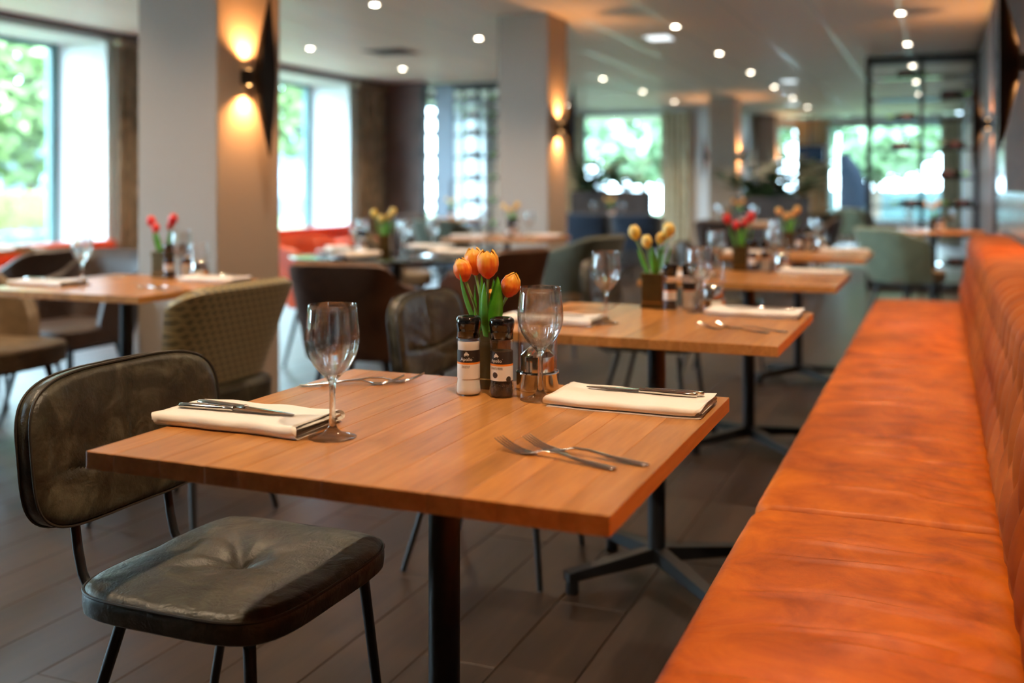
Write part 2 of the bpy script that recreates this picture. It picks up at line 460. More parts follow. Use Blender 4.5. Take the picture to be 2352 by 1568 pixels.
# ================================================================== SETTING
ZCEIL = 2.65
XR, XL, XO = 0.40, -7.50, -8.20           # inner faces of the long walls, outer face of the window wall
YB, YE1, YE2 = -2.5, 19.5, 23.0

# ---- floor: each board its own piece where it can be told apart
floor = struct('floor', MB().box(XL - .7, XR + .2, YB, YE2, -0.05, -0.006), M['soil'])
PW, PLN = 0.196, 1.30
def project(x, y, z):
    d = -SY * x + CY_ * y
    if d < 0.2: return None
    return (CXP + FPX * (CY_ * x + SY * y) / d, HOR + FPX * (CAMZ - z) / d, d)
plank_me = MB().bev(0.001, PW - 0.001, 0.001, PLN - 0.001, -0.006, 0.0, b=0.0016, seg=1).mesh('plank', M['floor'])
cells = []
ix = 0
x = XR - PW
while x > XL - 0.2:
    y = YB - (ix * 0.433) % PLN
    while y < YE2:
        pr = project(x + PW / 2, y + PLN / 2, 0)
        vis = pr and -150 < pr[0] < 2500 and pr[1] < 1800
        cells.append((pr[2] if vis else 99, x, y))
        y += PLN
    x -= PW; ix += 1
cells.sort()
for (d_, x, y) in cells[:290]:
    obj('plank', plank_me, None, floor, (x, y, 0))
rest = MB()
for (d_, x, y) in cells[290:]:
    rest.box(x + .001, x + PW - .001, y + .001, y + PLN - .001, -0.006, 0)
ro = obj('plank_field', rest, M['floor'], floor)
ro['kind'] = 'stuff'

# ---- ceiling: long panels, their seams filled with strips painted white as sheen
ceiling = struct('ceiling', MB().box(XO, XR + .2, YB - .2, YE2 + .2, ZCEIL + .02, ZCEIL + .25), M['white_wall'])
x = XR
k = 0
pan_me = MB().bev(-0.322, 0.322, 0, 25.4, 0, 0.02, b=0.003, seg=1).mesh('ceiling_panel', M['ceiling'])
seam_me = MB().box(-0.011, 0.011, 0, 25.4, 0.001, 0.02).mesh('seam_sheen_strip', M['seam'])
for k in range(13):
    xc = 0.345 - 0.3335 - 0.667 * k
    obj('ceiling_panel', pan_me, None, ceiling, (xc, YB, ZCEIL))
    obj('seam_sheen_strip', seam_me, None, ceiling, (xc - 0.3335, YB, ZCEIL))

# ---- window wall
WIN = [(0.2, 3.4), (4.7, 7.9), (9.2, 12.4), (13.7, 17.0)]
SILL, HEAD = 0.50, 2.56
mb = MB()
mb.box(XO, XL, YB, YE1, 0, SILL)
mb.box(XO, XL, YB, YE1, HEAD, ZCEIL + .02)
ed = [YB] + [q for w in WIN for q in w] + [YE1]
for a, b in zip(ed[0::2], ed[1::2]): mb.box(XO, XL, a, b, SILL, HEAD)
wl = struct('wall_left', mb, M['white_wall'])
def window(n, a, b, z0, z1, axis, pos, frame=0.10, mull=()):
    """framed pane; axis 'x': lies in a plane x=pos, runs along y"""
    mb = MB()
    t0, t1 = pos - .03, pos + .03
    def bx(u0, u1, v0, v1):
        if axis == 'x': mb.box(t0, t1, u0, u1, v0, v1)
        else: mb.box(u0, u1, t0, t1, v0, v1)
    bx(a, a + frame, z0, z1); bx(b - frame, b, z0, z1); bx(a + frame, b - frame, z0, z0 + .05); bx(a + frame, b - frame, z1 - .05, z1)
    for q in mull: bx(q - .03, q + .03, z0 + .05, z1 - .05)
    o = struct('window_%d' % n, mb, M['frame_grey'])
    g = MB()
    if axis == 'x': g.box(pos - .004, pos + .004, a + frame, b - frame, z0 + .05, z1 - .05)
    else: g.box(a + frame, b - frame, pos - .004, pos + .004, z0 + .05, z1 - .05)
    obj('pane', g, M['pane'], o)
    s = MB()
    if axis == 'x': s.box(pos + .03, XL + .03, a, b, z0 - .02, z0 + .004)
    else: s.box(a, b, pos - .12, pos - .03, z0 - .02, z0 + .004)
    obj('window_sill', s, M['white_metal'], o)
    return o
for i, (a, b) in enumerate(WIN): window(i + 1, a, b, SILL, HEAD, 'x', XO + .06)

# ---- end walls
mb = MB()
mb.box(XO, -6.55, YE1, YE1 + .3, 0, ZCEIL); mb.box(-4.85, -3.6, YE1, YE1 + .3, 0, ZCEIL)
mb.box(-6.55, -4.85, YE1, YE1 + .3, 0, .5); mb.box(-6.55, -4.85, YE1, YE1 + .3, 2.60, ZCEIL)
mb.box(-3.8, -3.6, YE1 + .3, YE2, 0, ZCEIL)
struct('wall_end', mb, M['white_wall'])
window(5, -6.55, -4.85, .5, 2.60, 'y', YE1 + .2, frame=.05)
mb = MB()
for a, b in ((-3.6, -3.3), (-2.85, -2.2), (0.10, XR + .2)): mb.box(a, b, YE2, YE2 + .3, 0, ZCEIL)
for a, b in ((-3.3, -2.85), (-2.2, 0.10)):
    mb.box(a, b, YE2, YE2 + .3, 0, .45); mb.box(a, b, YE2, YE2 + .3, 2.45, ZCEIL)
struct('wall_far', mb, M['white_wall'])
window(6, -3.3, -2.85, .45, 2.45, 'y', YE2 + .2, frame=.04)
window(7, -2.2, 0.10, .45, 2.45, 'y', YE2 + .2, frame=.05)
struct('wall_back', MB().box(XO, XR + .2, YB - .2, YB, 0, ZCEIL + .02), M['brown_wall'])
wp = struct('wall_partition', MB().box(XL, -6.85, 13.3, 13.5, 0, ZCEIL), M['brown_wall'])
for zz in (2.05, 1.62, 1.18, 0.75):
    obj('niche_shelf', MB().bev(-7.0, -6.86, 13.22, 13.30, zz, zz + .03, b=.003), M['brown_wall'], wp)

# ---- wall behind the bench
wr = struct('wall_right', MB().box(XR, XR + .2, YB, YE2, 0, ZCEIL + .02), M['brown_wall'])
obj('wall_panel', MB().bev(XR - .012, XR, YB, 7.5, 0.84, 1.112, b=.003), M['grey_gloss'], wr)
obj('wall_panel', MB().bev(XR - .016, XR, YB, 7.5, 1.117, ZCEIL, b=.003), M['walnut'], wr)
obj('wall_panel', MB().bev(XR - .012, XR, 7.52, 8.66, 0.0, ZCEIL, b=.003), M['grey_gloss'], wr)
struct('trim_2', MB().bev(XR - .03, XR, 8.67, 8.79, 0, ZCEIL, b=.003), M['black'])
struct('trim_3', MB().bev(XR - .028, XR - .001, YB, 7.5, 0.838, 0.862, b=.003), M['black'])

# ---- columns
COLS = []
for (cx0, cx1, cy0, cy1) in ((-3.60, -3.13, 4.0, 4.50), (-3.60, -3.13, 8.45, 8.95), (-3.58, -3.13, 17.4, 17.9), (-3.53, -3.13, 21.9, 22.4)):
    c = struct('column', MB().bev(cx0, cx1, cy0, cy1, 0, ZCEIL, b=.006), M['plaster'])
    COLS.append(c)
# curtain rails along the ceiling of the window wall
struct('trim_1', MB().bev(XL, XL + .10, YB, 13.3, 2.575, ZCEIL, b=.004), mat('rail_paint', (.16, .14, .14), .6))

# ================================================================== LAMPS OF THE ROOM
def make_downlight():
    r = thing('downlight', 'x', 'downlight')
    obj('ring', MB().lathe([(0.030, 0.0), (0.030, -0.004), (0.045, -0.005), (0.047, -0.002), (0.047, 0.0)], 24), M['white_metal'], r)
    obj('lens', MB().lathe([(0, -0.0035), (0.030, -0.0035)], 20), M['lamp_glow'], r)
    return r
spot_data = bpy.data.lights.new('downlight_beam', 'SPOT')
spot_data.energy = 84
spot_data.color = (1.0, 0.74, 0.48)
spot_data.spot_size = math.radians(118)
spot_data.spot_blend = 0.7
spot_data.shadow_soft_size = 0.03
D0 = make_downlight()
beam = bpy.data.objects.new('downlight_beam', spot_data)
COL.objects.link(beam); beam.parent = D0; beam.location = (0, 0, -0.012)
dl = Proto(D0)
for ix_, x in enumerate((-6.32, -4.32, -2.30, -0.32)):
    row = ('by the windows', 'over the aisle beside the pillars', 'between the pillars and the bench tables', 'over the bench')[ix_]
    for iy, y in enumerate([1.25 + 2.1 * q for q in range(10)]):
        if y > YE1 - .3 and x < -3.7: continue
        o = dl('round recessed ceiling spotlight in the row ' + row, (x, y, ZCEIL), 0, 'recessed ceiling spotlights ' + row)
# air diffusers and luminous panels set into the ceiling
def ceiling_panel_light(label, x, y, w, d, glow):
    r = thing('ceiling_light_panel', label, 'ceiling light', (x, y, ZCEIL))
    f = MB()
    f.bev(-w/2, w/2, -d/2, -d/2 + .03, -.008, 0, b=.002); f.bev(-w/2, w/2, d/2 - .03, d/2, -.008, 0, b=.002)
    f.bev(-w/2, -w/2 + .03, -d/2 + .03, d/2 - .03, -.008, 0, b=.002); f.bev(w/2 - .03, w/2, -d/2 + .03, d/2 - .03, -.008, 0, b=.002)
    obj('frame', f, M['white_metal'], r)
    obj('diffuser', MB().box(-w/2 + .03, w/2 - .03, -d/2 + .03, d/2 - .03, -.004, 0), M['panel_glow'] if glow else M['white_metal'], r)
ceiling_panel_light('square luminous ceiling panel beside the recessed spotlight near the second pillar', -2.62, 10.3, .30, .40, True)
ceiling_panel_light('small luminous ceiling panel between spotlights farther down the aisle', -1.98, 15.2, .26, .34, True)
ceiling_panel_light('small luminous ceiling panel close to the end wall', -2.46, 19.3, .26, .34, True)
v = thing('ceiling_vent', 'grey slotted air vent in the ceiling near the windows', 'vent', (-5.63, 10.2, ZCEIL))
obj('frame', MB().bev(-.30, .30, -.30, .30, -.006, 0, b=.003), M['ceiling'], v)
for q in range(7):
    obj('slat', MB().bev(-.25, .25, -.235 + .07*q, -.20 + .07*q, -.014, -.005, b=.002), M['black'], v)

# wall sconces: a dark canoe standing off the wall, lit up and down behind it (local +X points away from the wall)
def make_sconce():
    r = thing('wall_sconce', 'x', 'wall lamp')
    H_, W_, D_ = 0.385, 0.055, 0.088
    def fn(u, v):
        z = -H_ + 2 * H_ * u
        k = max(0.0, 1 - (abs(z) / H_) ** 1.25)
        a = PI * v
        return (0.150 - D_ * k * math.sin(a), -W_ * (0.10 + 0.90 * k) * math.cos(a), z)
    hull = MB().grid(fn, 40, 14)
    obj('hull', hull, M['hull'], r, sharp=60)
    def fd(u, v):
        z = -H_ + 2 * H_ * u
        k = max(0.0, 1 - (abs(z) / H_) ** 1.25)
        return (0.151, W_ * (0.10 + 0.90 * k) * (1 - 2 * v), z)
    obj('front_plate', MB().grid(fd, 40, 2, flip=True), M['hull'], r)
    obj('mount', MB().bev(0, 0.092, -.028, .028, -.035, .035, b=.004), M['black'], r)
    for s in (1, -1):
        obj('bulb', MB().lathe([(0, .0355 * s), (.007, .0355 * s), (.007, .039 * s), (0, .040 * s)], 16, c=(.032, 0, 0)), M['warm_glow'], r)
    return r
sl = bpy.data.lights.new('sconce_beam', 'SPOT')
sl.energy = 21; sl.color = (1.0, 0.43, 0.13); sl.spot_size = math.radians(142); sl.spot_blend = 0.9; sl.shadow_soft_size = 0.012
S0 = make_sconce()
for s in (0, 1):
    L_ = bpy.data.objects.new('sconce_beam', sl); COL.objects.link(L_); L_.parent = S0
    L_.location = (.050, 0, .070 if s else -.070)
    L_.rotation_euler = (PI if s else 0, 0, 0)
sconce = Proto(S0)
sconce('black boat-shaped wall lamp on the pillar beside the red tulip table', (-3.13, 4.20, 1.67), 0)
sconce('black boat-shaped wall lamp on the pillar behind the empty set table', (-3.13, 8.70, 1.67), 0)
sconce('small black wall lamp on the third pillar near the planters', (-3.13, 17.65, 1.67), 0)
sconce('small black wall lamp on the last pillar by the television', (-3.13, 22.15, 1.67), 0)
sconce('small black wall lamp on the hidden flank of the third pillar', (-3.58, 17.65, 1.67), PI)
sconce('dark blue boat-shaped wall lamp on the brown panel above the orange bench', (XR - .016, 4.97, 1.67), PI)
sconce('black wall lamp on the brown wall beyond the end of the bench', (XR, 9.6, 1.67), PI)
sconce('black boat-shaped wall lamp above the first bench cushion', (XR - .016, 0.6, 1.67), PI)

# ---- curtains
def curtain(label, x, y0, y1, mat_, axis='y', amp=.035, waves=5, z0=.03, z1=2.575):
    th = thing('curtain', label, 'curtain', (0, 0, 0))
    def fn(u, v):
        a = y0 + (y1 - y0) * u
        w = amp * math.sin(u * waves * 2 * PI) * (0.75 + .25 * math.cos(v * 3 + u * 9))
        return (x + w, a, z0 + (z1 - z0) * v) if axis == 'y' else (a, x + w, z0 + (z1 - z0) * v)
    def fn2(u, v):
        p = fn(u, v); return (p[0] + .004, p[1], p[2]) if axis == 'y' else (p[0], p[1] - .004, p[2])
    m_ = MB().grid(fn, waves * 14, 6).grid(fn2, waves * 14, 6, flip=True)
    obj('cloth', m_, mat_, th, sharp=None)
    h = MB().bev(x - .05, x + .05, y0, y1, z1 - .06, z1, b=.004) if axis == 'y' else MB().bev(y0, y1, x - .05, x + .05, z1 - .06, z1, b=.004)
    obj('heading', h, mat_, th)
curtain('brown patterned curtain beside the pillar with the wall lamp', XL + .10, 7.93, 8.62, M['curtain'])
curtain('brown patterned curtain next to the dark partition wall', XL + .10, 12.42, 13.2, M['curtain'])
curtain('brown patterned curtain bunched before the first window pier', XL + .10, 3.42, 4.1, M['curtain'])
curtain('pale olive curtain at the end window beside the second pillar', YE1 - .14, -7.05, -6.45, M['curtain_pale'], axis='x')
curtain('pale olive curtain between the end window and the third pillar', YE1 - .14, -4.90, -4.35, M['curtain_pale'], axis='x')
curtain('pale curtain behind the television on the end wall', YE2 - .14, -2.85, -2.15, M['curtain_pale'], axis='x')
curtain('pale curtain at the edge of the wide end window by the bottle rack', YE2 - .14, 0.0, 0.36, M['curtain_pale'], axis='x', waves=4)

# ================================================================== OUTSIDE
struct('lawn', MB().box(-60, XO, -20, 60, -0.35, -0.25).box(XO, 30, YE2 + .3, 60, -0.35, -0.25).box(XO, -3.8, YE1 + .3, YE2 + .3, -.35, -.25), M['lawn'])
def leaf_cloud(n, rx, ry, rz, size, cz, rng):
    mb = MB()
    for _ in range(n):
        while True:
            p = Vector((rng.uniform(-1, 1), rng.uniform(-1, 1), rng.uniform(-1, 1)))
            if 0.25 < p.length < 1: break
        c = Vector((p.x * rx, p.y * ry, cz + p.z * rz))
        a = Vector((rng.gauss(0, 1), rng.gauss(0, 1), rng.gauss(0, .6))).normalized()
        b = a.cross(Vector((rng.gauss(0, 1), rng.gauss(0, 1), rng.gauss(0, 1)))).normalized()
        s = size * rng.uniform(.6, 1.3)
        n_ = a.cross(b) * s * .15
        mb.add([c - a*s, c + b*s*.45 + n_, c + a*s, c - b*s*.45 + n_], [(0, 1, 2), (0, 2, 3)])
    return mb
def tree(label, x, y, h, r, seed, lm='tree_leaf', cz=.60):
    rng = random.Random(seed)
    t = thing('garden_tree', label, 'tree', (x, y, -.25), 0, 'garden trees outside the windows')
    obj('trunk', MB().tube([(0, 0, 0), (.05, .03, h * .3), (0, 0, h * .65)], [.16, .12, .05], 8), M['bark'], t)
    c = obj('crown', leaf_cloud(3200, r, r, h * .36, .30, h * cz, rng), M[lm], t, sharp=None)
tree('leafy garden tree seen through the first big window', -25.0, 13.0, 8.5, 3.2, 1)
tree('leafy garden tree beyond the first window, by the lawn', -23.5, 5.2, 7.0, 3.0, 2)
tree('leafy garden tree outside the second window', -22.6, 21.0, 9.0, 3.4, 3, cz=.52)
tree('leafy garden tree outside behind the bottle cabinet', -15.9, 25.4, 8.0, 2.6, 4)
tree('leafy garden tree outside the end window with pale curtains', -8.4, 31.0, 6.0, 2.4, 5, 'tree_leaf_overexposed')
tree('leafy garden tree outside the wide end window', -1.9, 35.0, 6.5, 2.3, 6, 'tree_leaf_overexposed')
tree('second leafy garden tree outside the wide end window', 2.6, 33.0, 5.5, 1.9, 7, 'tree_leaf_overexposed')
tree('leafy garden tree outside between the end windows', -6.9, 38.2, 6.5, 2.2, 8, 'tree_leaf_overexposed')
def hedge(label, x0, x1, y0, y1, h, seed, hm=None):
    hm = hm or M['hedge']
    rng = random.Random(seed)
    t = thing('garden_hedge', label, 'hedge', ((x0 + x1) / 2, (y0 + y1) / 2, -.25))
    lx, ly = (x1 - x0) / 2, (y1 - y0) / 2
    obj('core', MB().bev(-lx, lx, -ly, ly, 0, h, b=.1), hm, t)
    mb = MB()
    for _ in range(2600):
        f = rng.random()
        c = Vector((lx * (1 if rng.random() < .75 else rng.uniform(-1, 1)), rng.uniform(-ly, ly), rng.uniform(0, h)))
        if f < .3: c.z = h; c.x = rng.uniform(-lx, lx)
        a = Vector((rng.gauss(0, 1), rng.gauss(0, 1), rng.gauss(0, 1))).normalized() * .09
        b = Vector((rng.gauss(0, 1), rng.gauss(0, 1), rng.gauss(0, 1))).normalized() * .06
        mb.add([c - a, c + b, c + a], [(0, 1, 2)])
    obj('foliage', mb, hm, t, sharp=None)
hedge('clipped blue-green hedge outside the window wall', -16.6, -15.6, 3.0, 22.0, .55, 11)
hedge('sunlit yellow-green hedge behind the blue-green one', -19.4, -18.4, 3.0, 26.0, 1.30, 13, M['hedge_light'])
hedge('clipped hedge outside the end windows', -9.0, 4.0, 39.5, 40.5, 1.3, 12)
bld = thing('garden_pavilion', 'pale blue low building beyond the garden trees', 'building', (-34, 12, -.25))
obj('wall', MB().box(-2, 2, -12, 40, 0, 3.9), M['facade'], bld)
obj('roof', MB().bev(-2.3, 2.3, -12.3, 40.3, 3.9, 4.1, b=.02), M['slate'], bld)
for q in range(12):
    wq = obj('window', MB().box(2.0, 2.03, -10 + 4*q, -7.6 + 4*q, .9, 2.5), M['slate'], bld)
ff = thing('feather_flag', 'dark navy feather flag standing on the lawn outside the end window', 'flag', (-2.05, 27.2, -.25))
obj('pole', MB().tube([(-.33, 0, 0), (-.33, 0, 2.2), (-.30, 0, 2.75)], .02, 8), M['white_metal'], ff)
def fl(u, v):
    z = .6 + 1.65 * u
    w = .70 * math.sin(PI * (0.12 + 0.62 * (1 - u)) )
    return (-.31 + w * v, .05 * math.sin(v * 5 + u * 2), z)
obj('cloth', MB().grid(fl, 12, 6).grid(lambda u, v: (fl(u, v)[0], fl(u, v)[1] + .01, fl(u, v)[2]), 12, 6, flip=True), M['flag_cloth'], ff, sharp=None)

# ================================================================== FURNITURE
def sp(c, e): return math.copysign(abs(c) ** e, c)
def pillow(a, b, th, z_top, ex=0.42, nr=14, ns=72, topfn=None, edge=0.018, under=True):
    """upholstered slab, rounded-rectangle outline (half sizes a,b); topfn(x,y)->extra height"""
    mb = MB()
    rings = []
    def ring(k, z, f=None):
        out = []
        for s in range(ns):
            t = 2 * PI * s / ns
            x, y = a * k * sp(math.cos(t), ex), b * k * sp(math.sin(t), ex)
            out.append((x, y, z + (f(x, y) if f else 0)))
        return out
    ie = 1 - edge / min(a, b)
    for q in range(1, nr + 1):
        rings.append(ring(ie * q / nr, z_top, topfn))
    for q in range(1, 6):
        an = PI / 2 * q / 5
        k = ie + (1 - ie) * math.sin(an)
        zz = z_top - edge * (1 - math.cos(an))
        fade = math.cos(an)
        rings.append(ring(k, zz, (lambda x, y, fd=fade: topfn(x, y) * fd) if topfn else None))
    rings.append(ring(1.0, z_top - th * .55))
    for q in range(1, 5):
        an = PI / 2 * q / 4
        rings.append(ring(ie + (1 - ie) * math.cos(an), z_top - th + edge * .6 * (1 - math.sin(an))))
    vs_ = [(0, 0, z_top + (topfn(0, 0) if topfn else 0))] + [p for r_ in rings for p in r_] + [(0, 0, z_top - th)]
    fs_ = []
    for s in range(ns): fs_.append((0, 1 + s, 1 + (s + 1) % ns))
    for i in range(len(rings) - 1):
        o0, o1 = 1 + i * ns, 1 + (i + 1) * ns
        for s in range(ns): fs_.append((o0 + s, o1 + s, o1 + (s + 1) % ns, o0 + (s + 1) % ns))
    l = 1 + (len(rings) - 1) * ns; e = len(vs_) - 1
    for s in range(ns): fs_.append((l + s, e, l + (s + 1) % ns))
    return mb.add(vs_, fs_)
def outline(a, b, z, ex=0.42, ns=72):
    return [(a * sp(math.cos(2*PI*s/ns), ex), b * sp(math.sin(2*PI*s/ns), ex), z) for s in range(ns + 1)]
def g1(x, s): return math.exp(-(x / s) ** 2)

# ---- leather chair with tufted seat and tube frame (faces +X)
def make_leather_chair():
    r = thing('leather_chair', 'x', 'chair', group='tube-framed leather chairs')
    A, B = .205, .228
    def top(x, y):
        e = max(abs(x) / A, abs(y) / B)
        h = .016 * (1 - e ** 3)
        rr = math.hypot(x, y)
        h -= .010 * g1(rr, .040) + .012 * g1(rr, .12)
        d1, d2 = (x / A - y / B) / 1.414, (x / A + y / B) / 1.414
        env = g1(rr, .15)
        h -= .0035 * g1(d1, .09) * env + .0035 * g1(d2, .09) * env
        h -= .0025 * g1(x, .004) + .0025 * g1(y, .004)
        h += .0012 * math.sin(7 * math.atan2(y, x) + 1.2) * g1(rr - .08, .05)
        return h
    s = obj('seat', pillow(A, B, .047, .468, nr=34, ns=128, topfn=top), M['olive_leather'], r)
    obj('piping', MB().tube([(p[0] * .995, p[1] * .995, p[2]) for p in outline(A, B, .462)], .0026, 6, cap=False), M['stitch'], s)
    # backrest: slab in the local y/z plane
    def btop(x, y):               # x -> up, y -> across in slab space
        h = .006 * (1 - max(abs(x) / .135, abs(y) / .245) ** 3)
        if x > -.03: h -= .0045 * g1(y, .005)
        cz = -.045 + .035 * (abs(y) / .245) ** 2
        h -= .006 * g1(x - cz, .006)
        h -= .003 * g1(x - cz - .05 * math.sin(y * 9), .012)
        return h
    slab = pillow(.135, .245, .048, .024, ex=.5, nr=26, ns=112, topfn=btop)
    T = Matrix.Translation((-.275, 0, .675)) @ Matrix.Rotation(math.radians(-7), 4, 'Y') @ Matrix(((0, 0, 1, 0), (0, 1, 0, 0), (-1, 0, 0, 0), (0, 0, 0, 1))) @ Matrix.Rotation(PI, 4, 'Z')
    slab.xf(T)
    # gentle concave bow
    slab.v = [(p[0] + .35 * p[1] ** 2, p[1], p[2]) for p in slab.v]
    bk = obj('backrest', slab, M['olive_leather'], r)
    for zz in (.016, -.016):
        pp = MB().tube(outline(.1345, .2445, zz, ex=.5), .0026, 6, cap=False).xf(T)
        pp.v = [(p[0] + .35 * p[1] ** 2, p[1], p[2]) for p in pp.v]
        obj('piping', pp, M['stitch'], bk)
    for sy in (-1, 1):
        obj('leg', MB().tube([(-.13, .15 * sy, .41), (-.245, .205 * sy, 0)], [.0105, .0085], 12), M['black'], r)
        obj('leg', MB().tube([(.145, .175 * sy, .41), (.185, .205 * sy, 0)], [.0105, .0085], 12), M['black'], r)
        path = [(-.283, .12 * sy, .66), (-.275, .12 * sy, .57), (-.262, .12 * sy, .49), (-.252, .12 * sy, .452), (-.235, .12 * sy, .425), (-.205, .12 * sy, .412), (-.15, .12 * sy, .409)]
        obj('back_upright', MB().tube(path, .0088, 10), M['black'], r)
    f = MB().bev(-.16, .16, -.012, .012, .408, .422, b=.003).bev(-.012, .012, -.17, .17, .408, .422, b=.003)
    obj('seat_frame', f, M['black'], r)
    return r
leather_chair = Proto(make_leather_chair())
leather_chair('olive-brown leather chair with tufted seat at the orange tulip table', (-1.155, 1.545, 0), 0)
leather_chair('olive-brown leather chair at the yellow tulip table by the bench', (-1.235, 2.955, 0), 0.03)
leather_chair('olive-brown leather chair at the third bench table with red tulips', (-1.19, 4.62, 0), 0.0)
leather_chair('olive-brown leather chair at the last bench table', (-1.19, 6.30, 0), 0.0)

# ---- shell chairs (face +X)
def make_shell_chair(name, shell_m, seat_m, W0=.22, W1=.31, box=.62, top=.80, wing=.15, phim=1.9, A0=.19, A1=.24, lean=.10, group=None, inner_m=None):
    r = thing(name, 'x', 'chair', group=group)
    th = .045
    NU, K = 44, 18
    def loop(u, j):
        ph = -phim + 2 * phim * u
        zt = top - wing * (abs(ph) / phim) ** 3.2
        zb = .385
        # loop goes up outside, over the rim, down inside
        t = j / K
        if t < .44: v, ins = t / .44, 0.0
        elif t < .56:
            an = PI * (t - .44) / .12
            v, ins = 1 + .5 * th / (zt - zb) * math.sin(an), (1 - math.cos(an)) / 2
        else: v, ins = 1 - (t - .56) / .44, 1.0
        z = zb + (zt - zb) * v
        k = max(0, min(1, (z - zb) / (top - zb)))
        W = W0 + (W1 - W0) * k ** .8 - th * ins
        A = A0 + (A1 - A0) * k - th * ins
        x = -A * sp(math.cos(ph), box) - lean * k - .02
        y = W * sp(math.sin(ph), box)
        return (x, y, z)
    mb = MB()
    vs_ = [loop(i / NU, j) for i in range(NU + 1) for j in range(K + 1)]
    fs_, n = [], K + 1
    for i in range(NU):
        for j in range(K): fs_.append((i*n+j, (i+1)*n+j, (i+1)*n+j+1, i*n+j+1))
        fs_.append((i*n+K, (i+1)*n+K, (i+1)*n, i*n))
    fs_.append(tuple(range(n))); fs_.append(tuple(reversed(range(NU*n, NU*n+n))))
    mb.add(vs_, fs_)
    if inner_m is not None:
        for i, f in enumerate(mb.f):
            if len(f) == 4:
                j = f[0] % n
                if j >= K * .5: mb.m[i] = 1
        obj('backrest', mb, [shell_m, inner_m], r)
    else:
        obj('backrest', mb, shell_m, r)
    s = obj('seat', pillow(.245, .235, .085, .475, topfn=lambda x, y: .014 * (1 - max(abs(x) / .245, abs(y) / .235) ** 3)).shift(.03, 0, 0), seat_m, r)
    obj('piping', MB().tube(outline(.2445, .2345, .462), .003, 6, cap=False).shift(.03, 0, 0), seat_m, s)
    for sx in (-1, 1):
        for sy in (-1, 1):
            obj('leg', MB().tube([(.03 + .15 * sx, .15 * sy, .385), (.03 + .225 * sx, .215 * sy, 0)], [.016, .010], 10), M['black'], r)
    obj('seat_frame', MB().bev(-.16, .22, -.19, .19, .372, .39, b=.004), M['black'], r)
    return r
scale_chair = Proto(make_shell_chair('wing_chair', M['scale_fabric'], M['olive_leather'], W0=.21, W1=.305, phim=1.5, A0=.11, A1=.14, box=.5, wing=.05))
tan_wing = Proto(make_shell_chair('wing_chair', M['tan_leather'], M['tan_leather'], wing=.24, inner_m=M['tan_leather']))
brown_chair = Proto(make_shell_chair('armchair', M['brown_leather'], M['brown_leather'], W0=.225, W1=.255, box=.38, wing=.20, lean=.08, inner_m=M['tan_leather']))
dark_chair = Proto(make_shell_chair('armchair', M['dark_leather'], M['dark_leather'], W0=.22, W1=.27, box=.45, wing=.22))
green_chair = Proto(make_shell_chair('tub_chair', M['green_cloth'], M['tan_leather'], W0=.25, W1=.30, wing=.12, inner_m=M['olive_cloth']))
olive_chair = Proto(make_shell_chair('tub_chair', M['dark_green_cloth'], M['tan_leather'], W0=.22, W1=.30, wing=.14, inner_m=M['olive_cloth']))
navy_chair = Proto(make_shell_chair('tub_chair', M['navy'], M['navy'], W0=.26, W1=.32, wing=.06))
scale_chair('olive wing chair with woven scale pattern on its back', (-2.385, 2.91, 0), PI - .02)
tan_wing('tan leather wing chair at the red tulip table by the pillar', (-3.74, 3.25, 0), 0.05)
brown_chair('dark brown leather armchair with its back to the orange tulip table', (-2.42, 4.15, 0), PI / 2 + .1)
brown_chair('brown leather armchair tucked at the round black table', (-2.30, 5.15, 0), PI - .35)
tan_wing('tan wing chair facing the set table before the second pillar', (-3.95, 7.25, 0), 0.5)
olive_chair('dark green tub chair with tan seat by the second pillar', (-2.35, 6.75, 0), PI - .25)
olive_chair('dark green tub chair between the round table and the window table', (-4.7, 9.7, 0), PI / 2)
dark_chair('dark brown armchair at the window table with pink tulips', (-4.62, 4.15, 0), PI + .1)
dark_chair('dark brown armchair tucked between the red tulip table and the first pillar', (-3.92, 3.92, 0), -PI / 2)
red_chair = Proto(make_shell_chair('tub_chair', M['red_leather'], M['red_leather'], W0=.25, W1=.29, wing=.10))
red_chair('red leather tub chair at the round black table', (-3.62, 5.75, 0), -.15)
green_chair('sage green tub chair before the black bottle rack', (-0.27, 9.0, 0), 0.75)

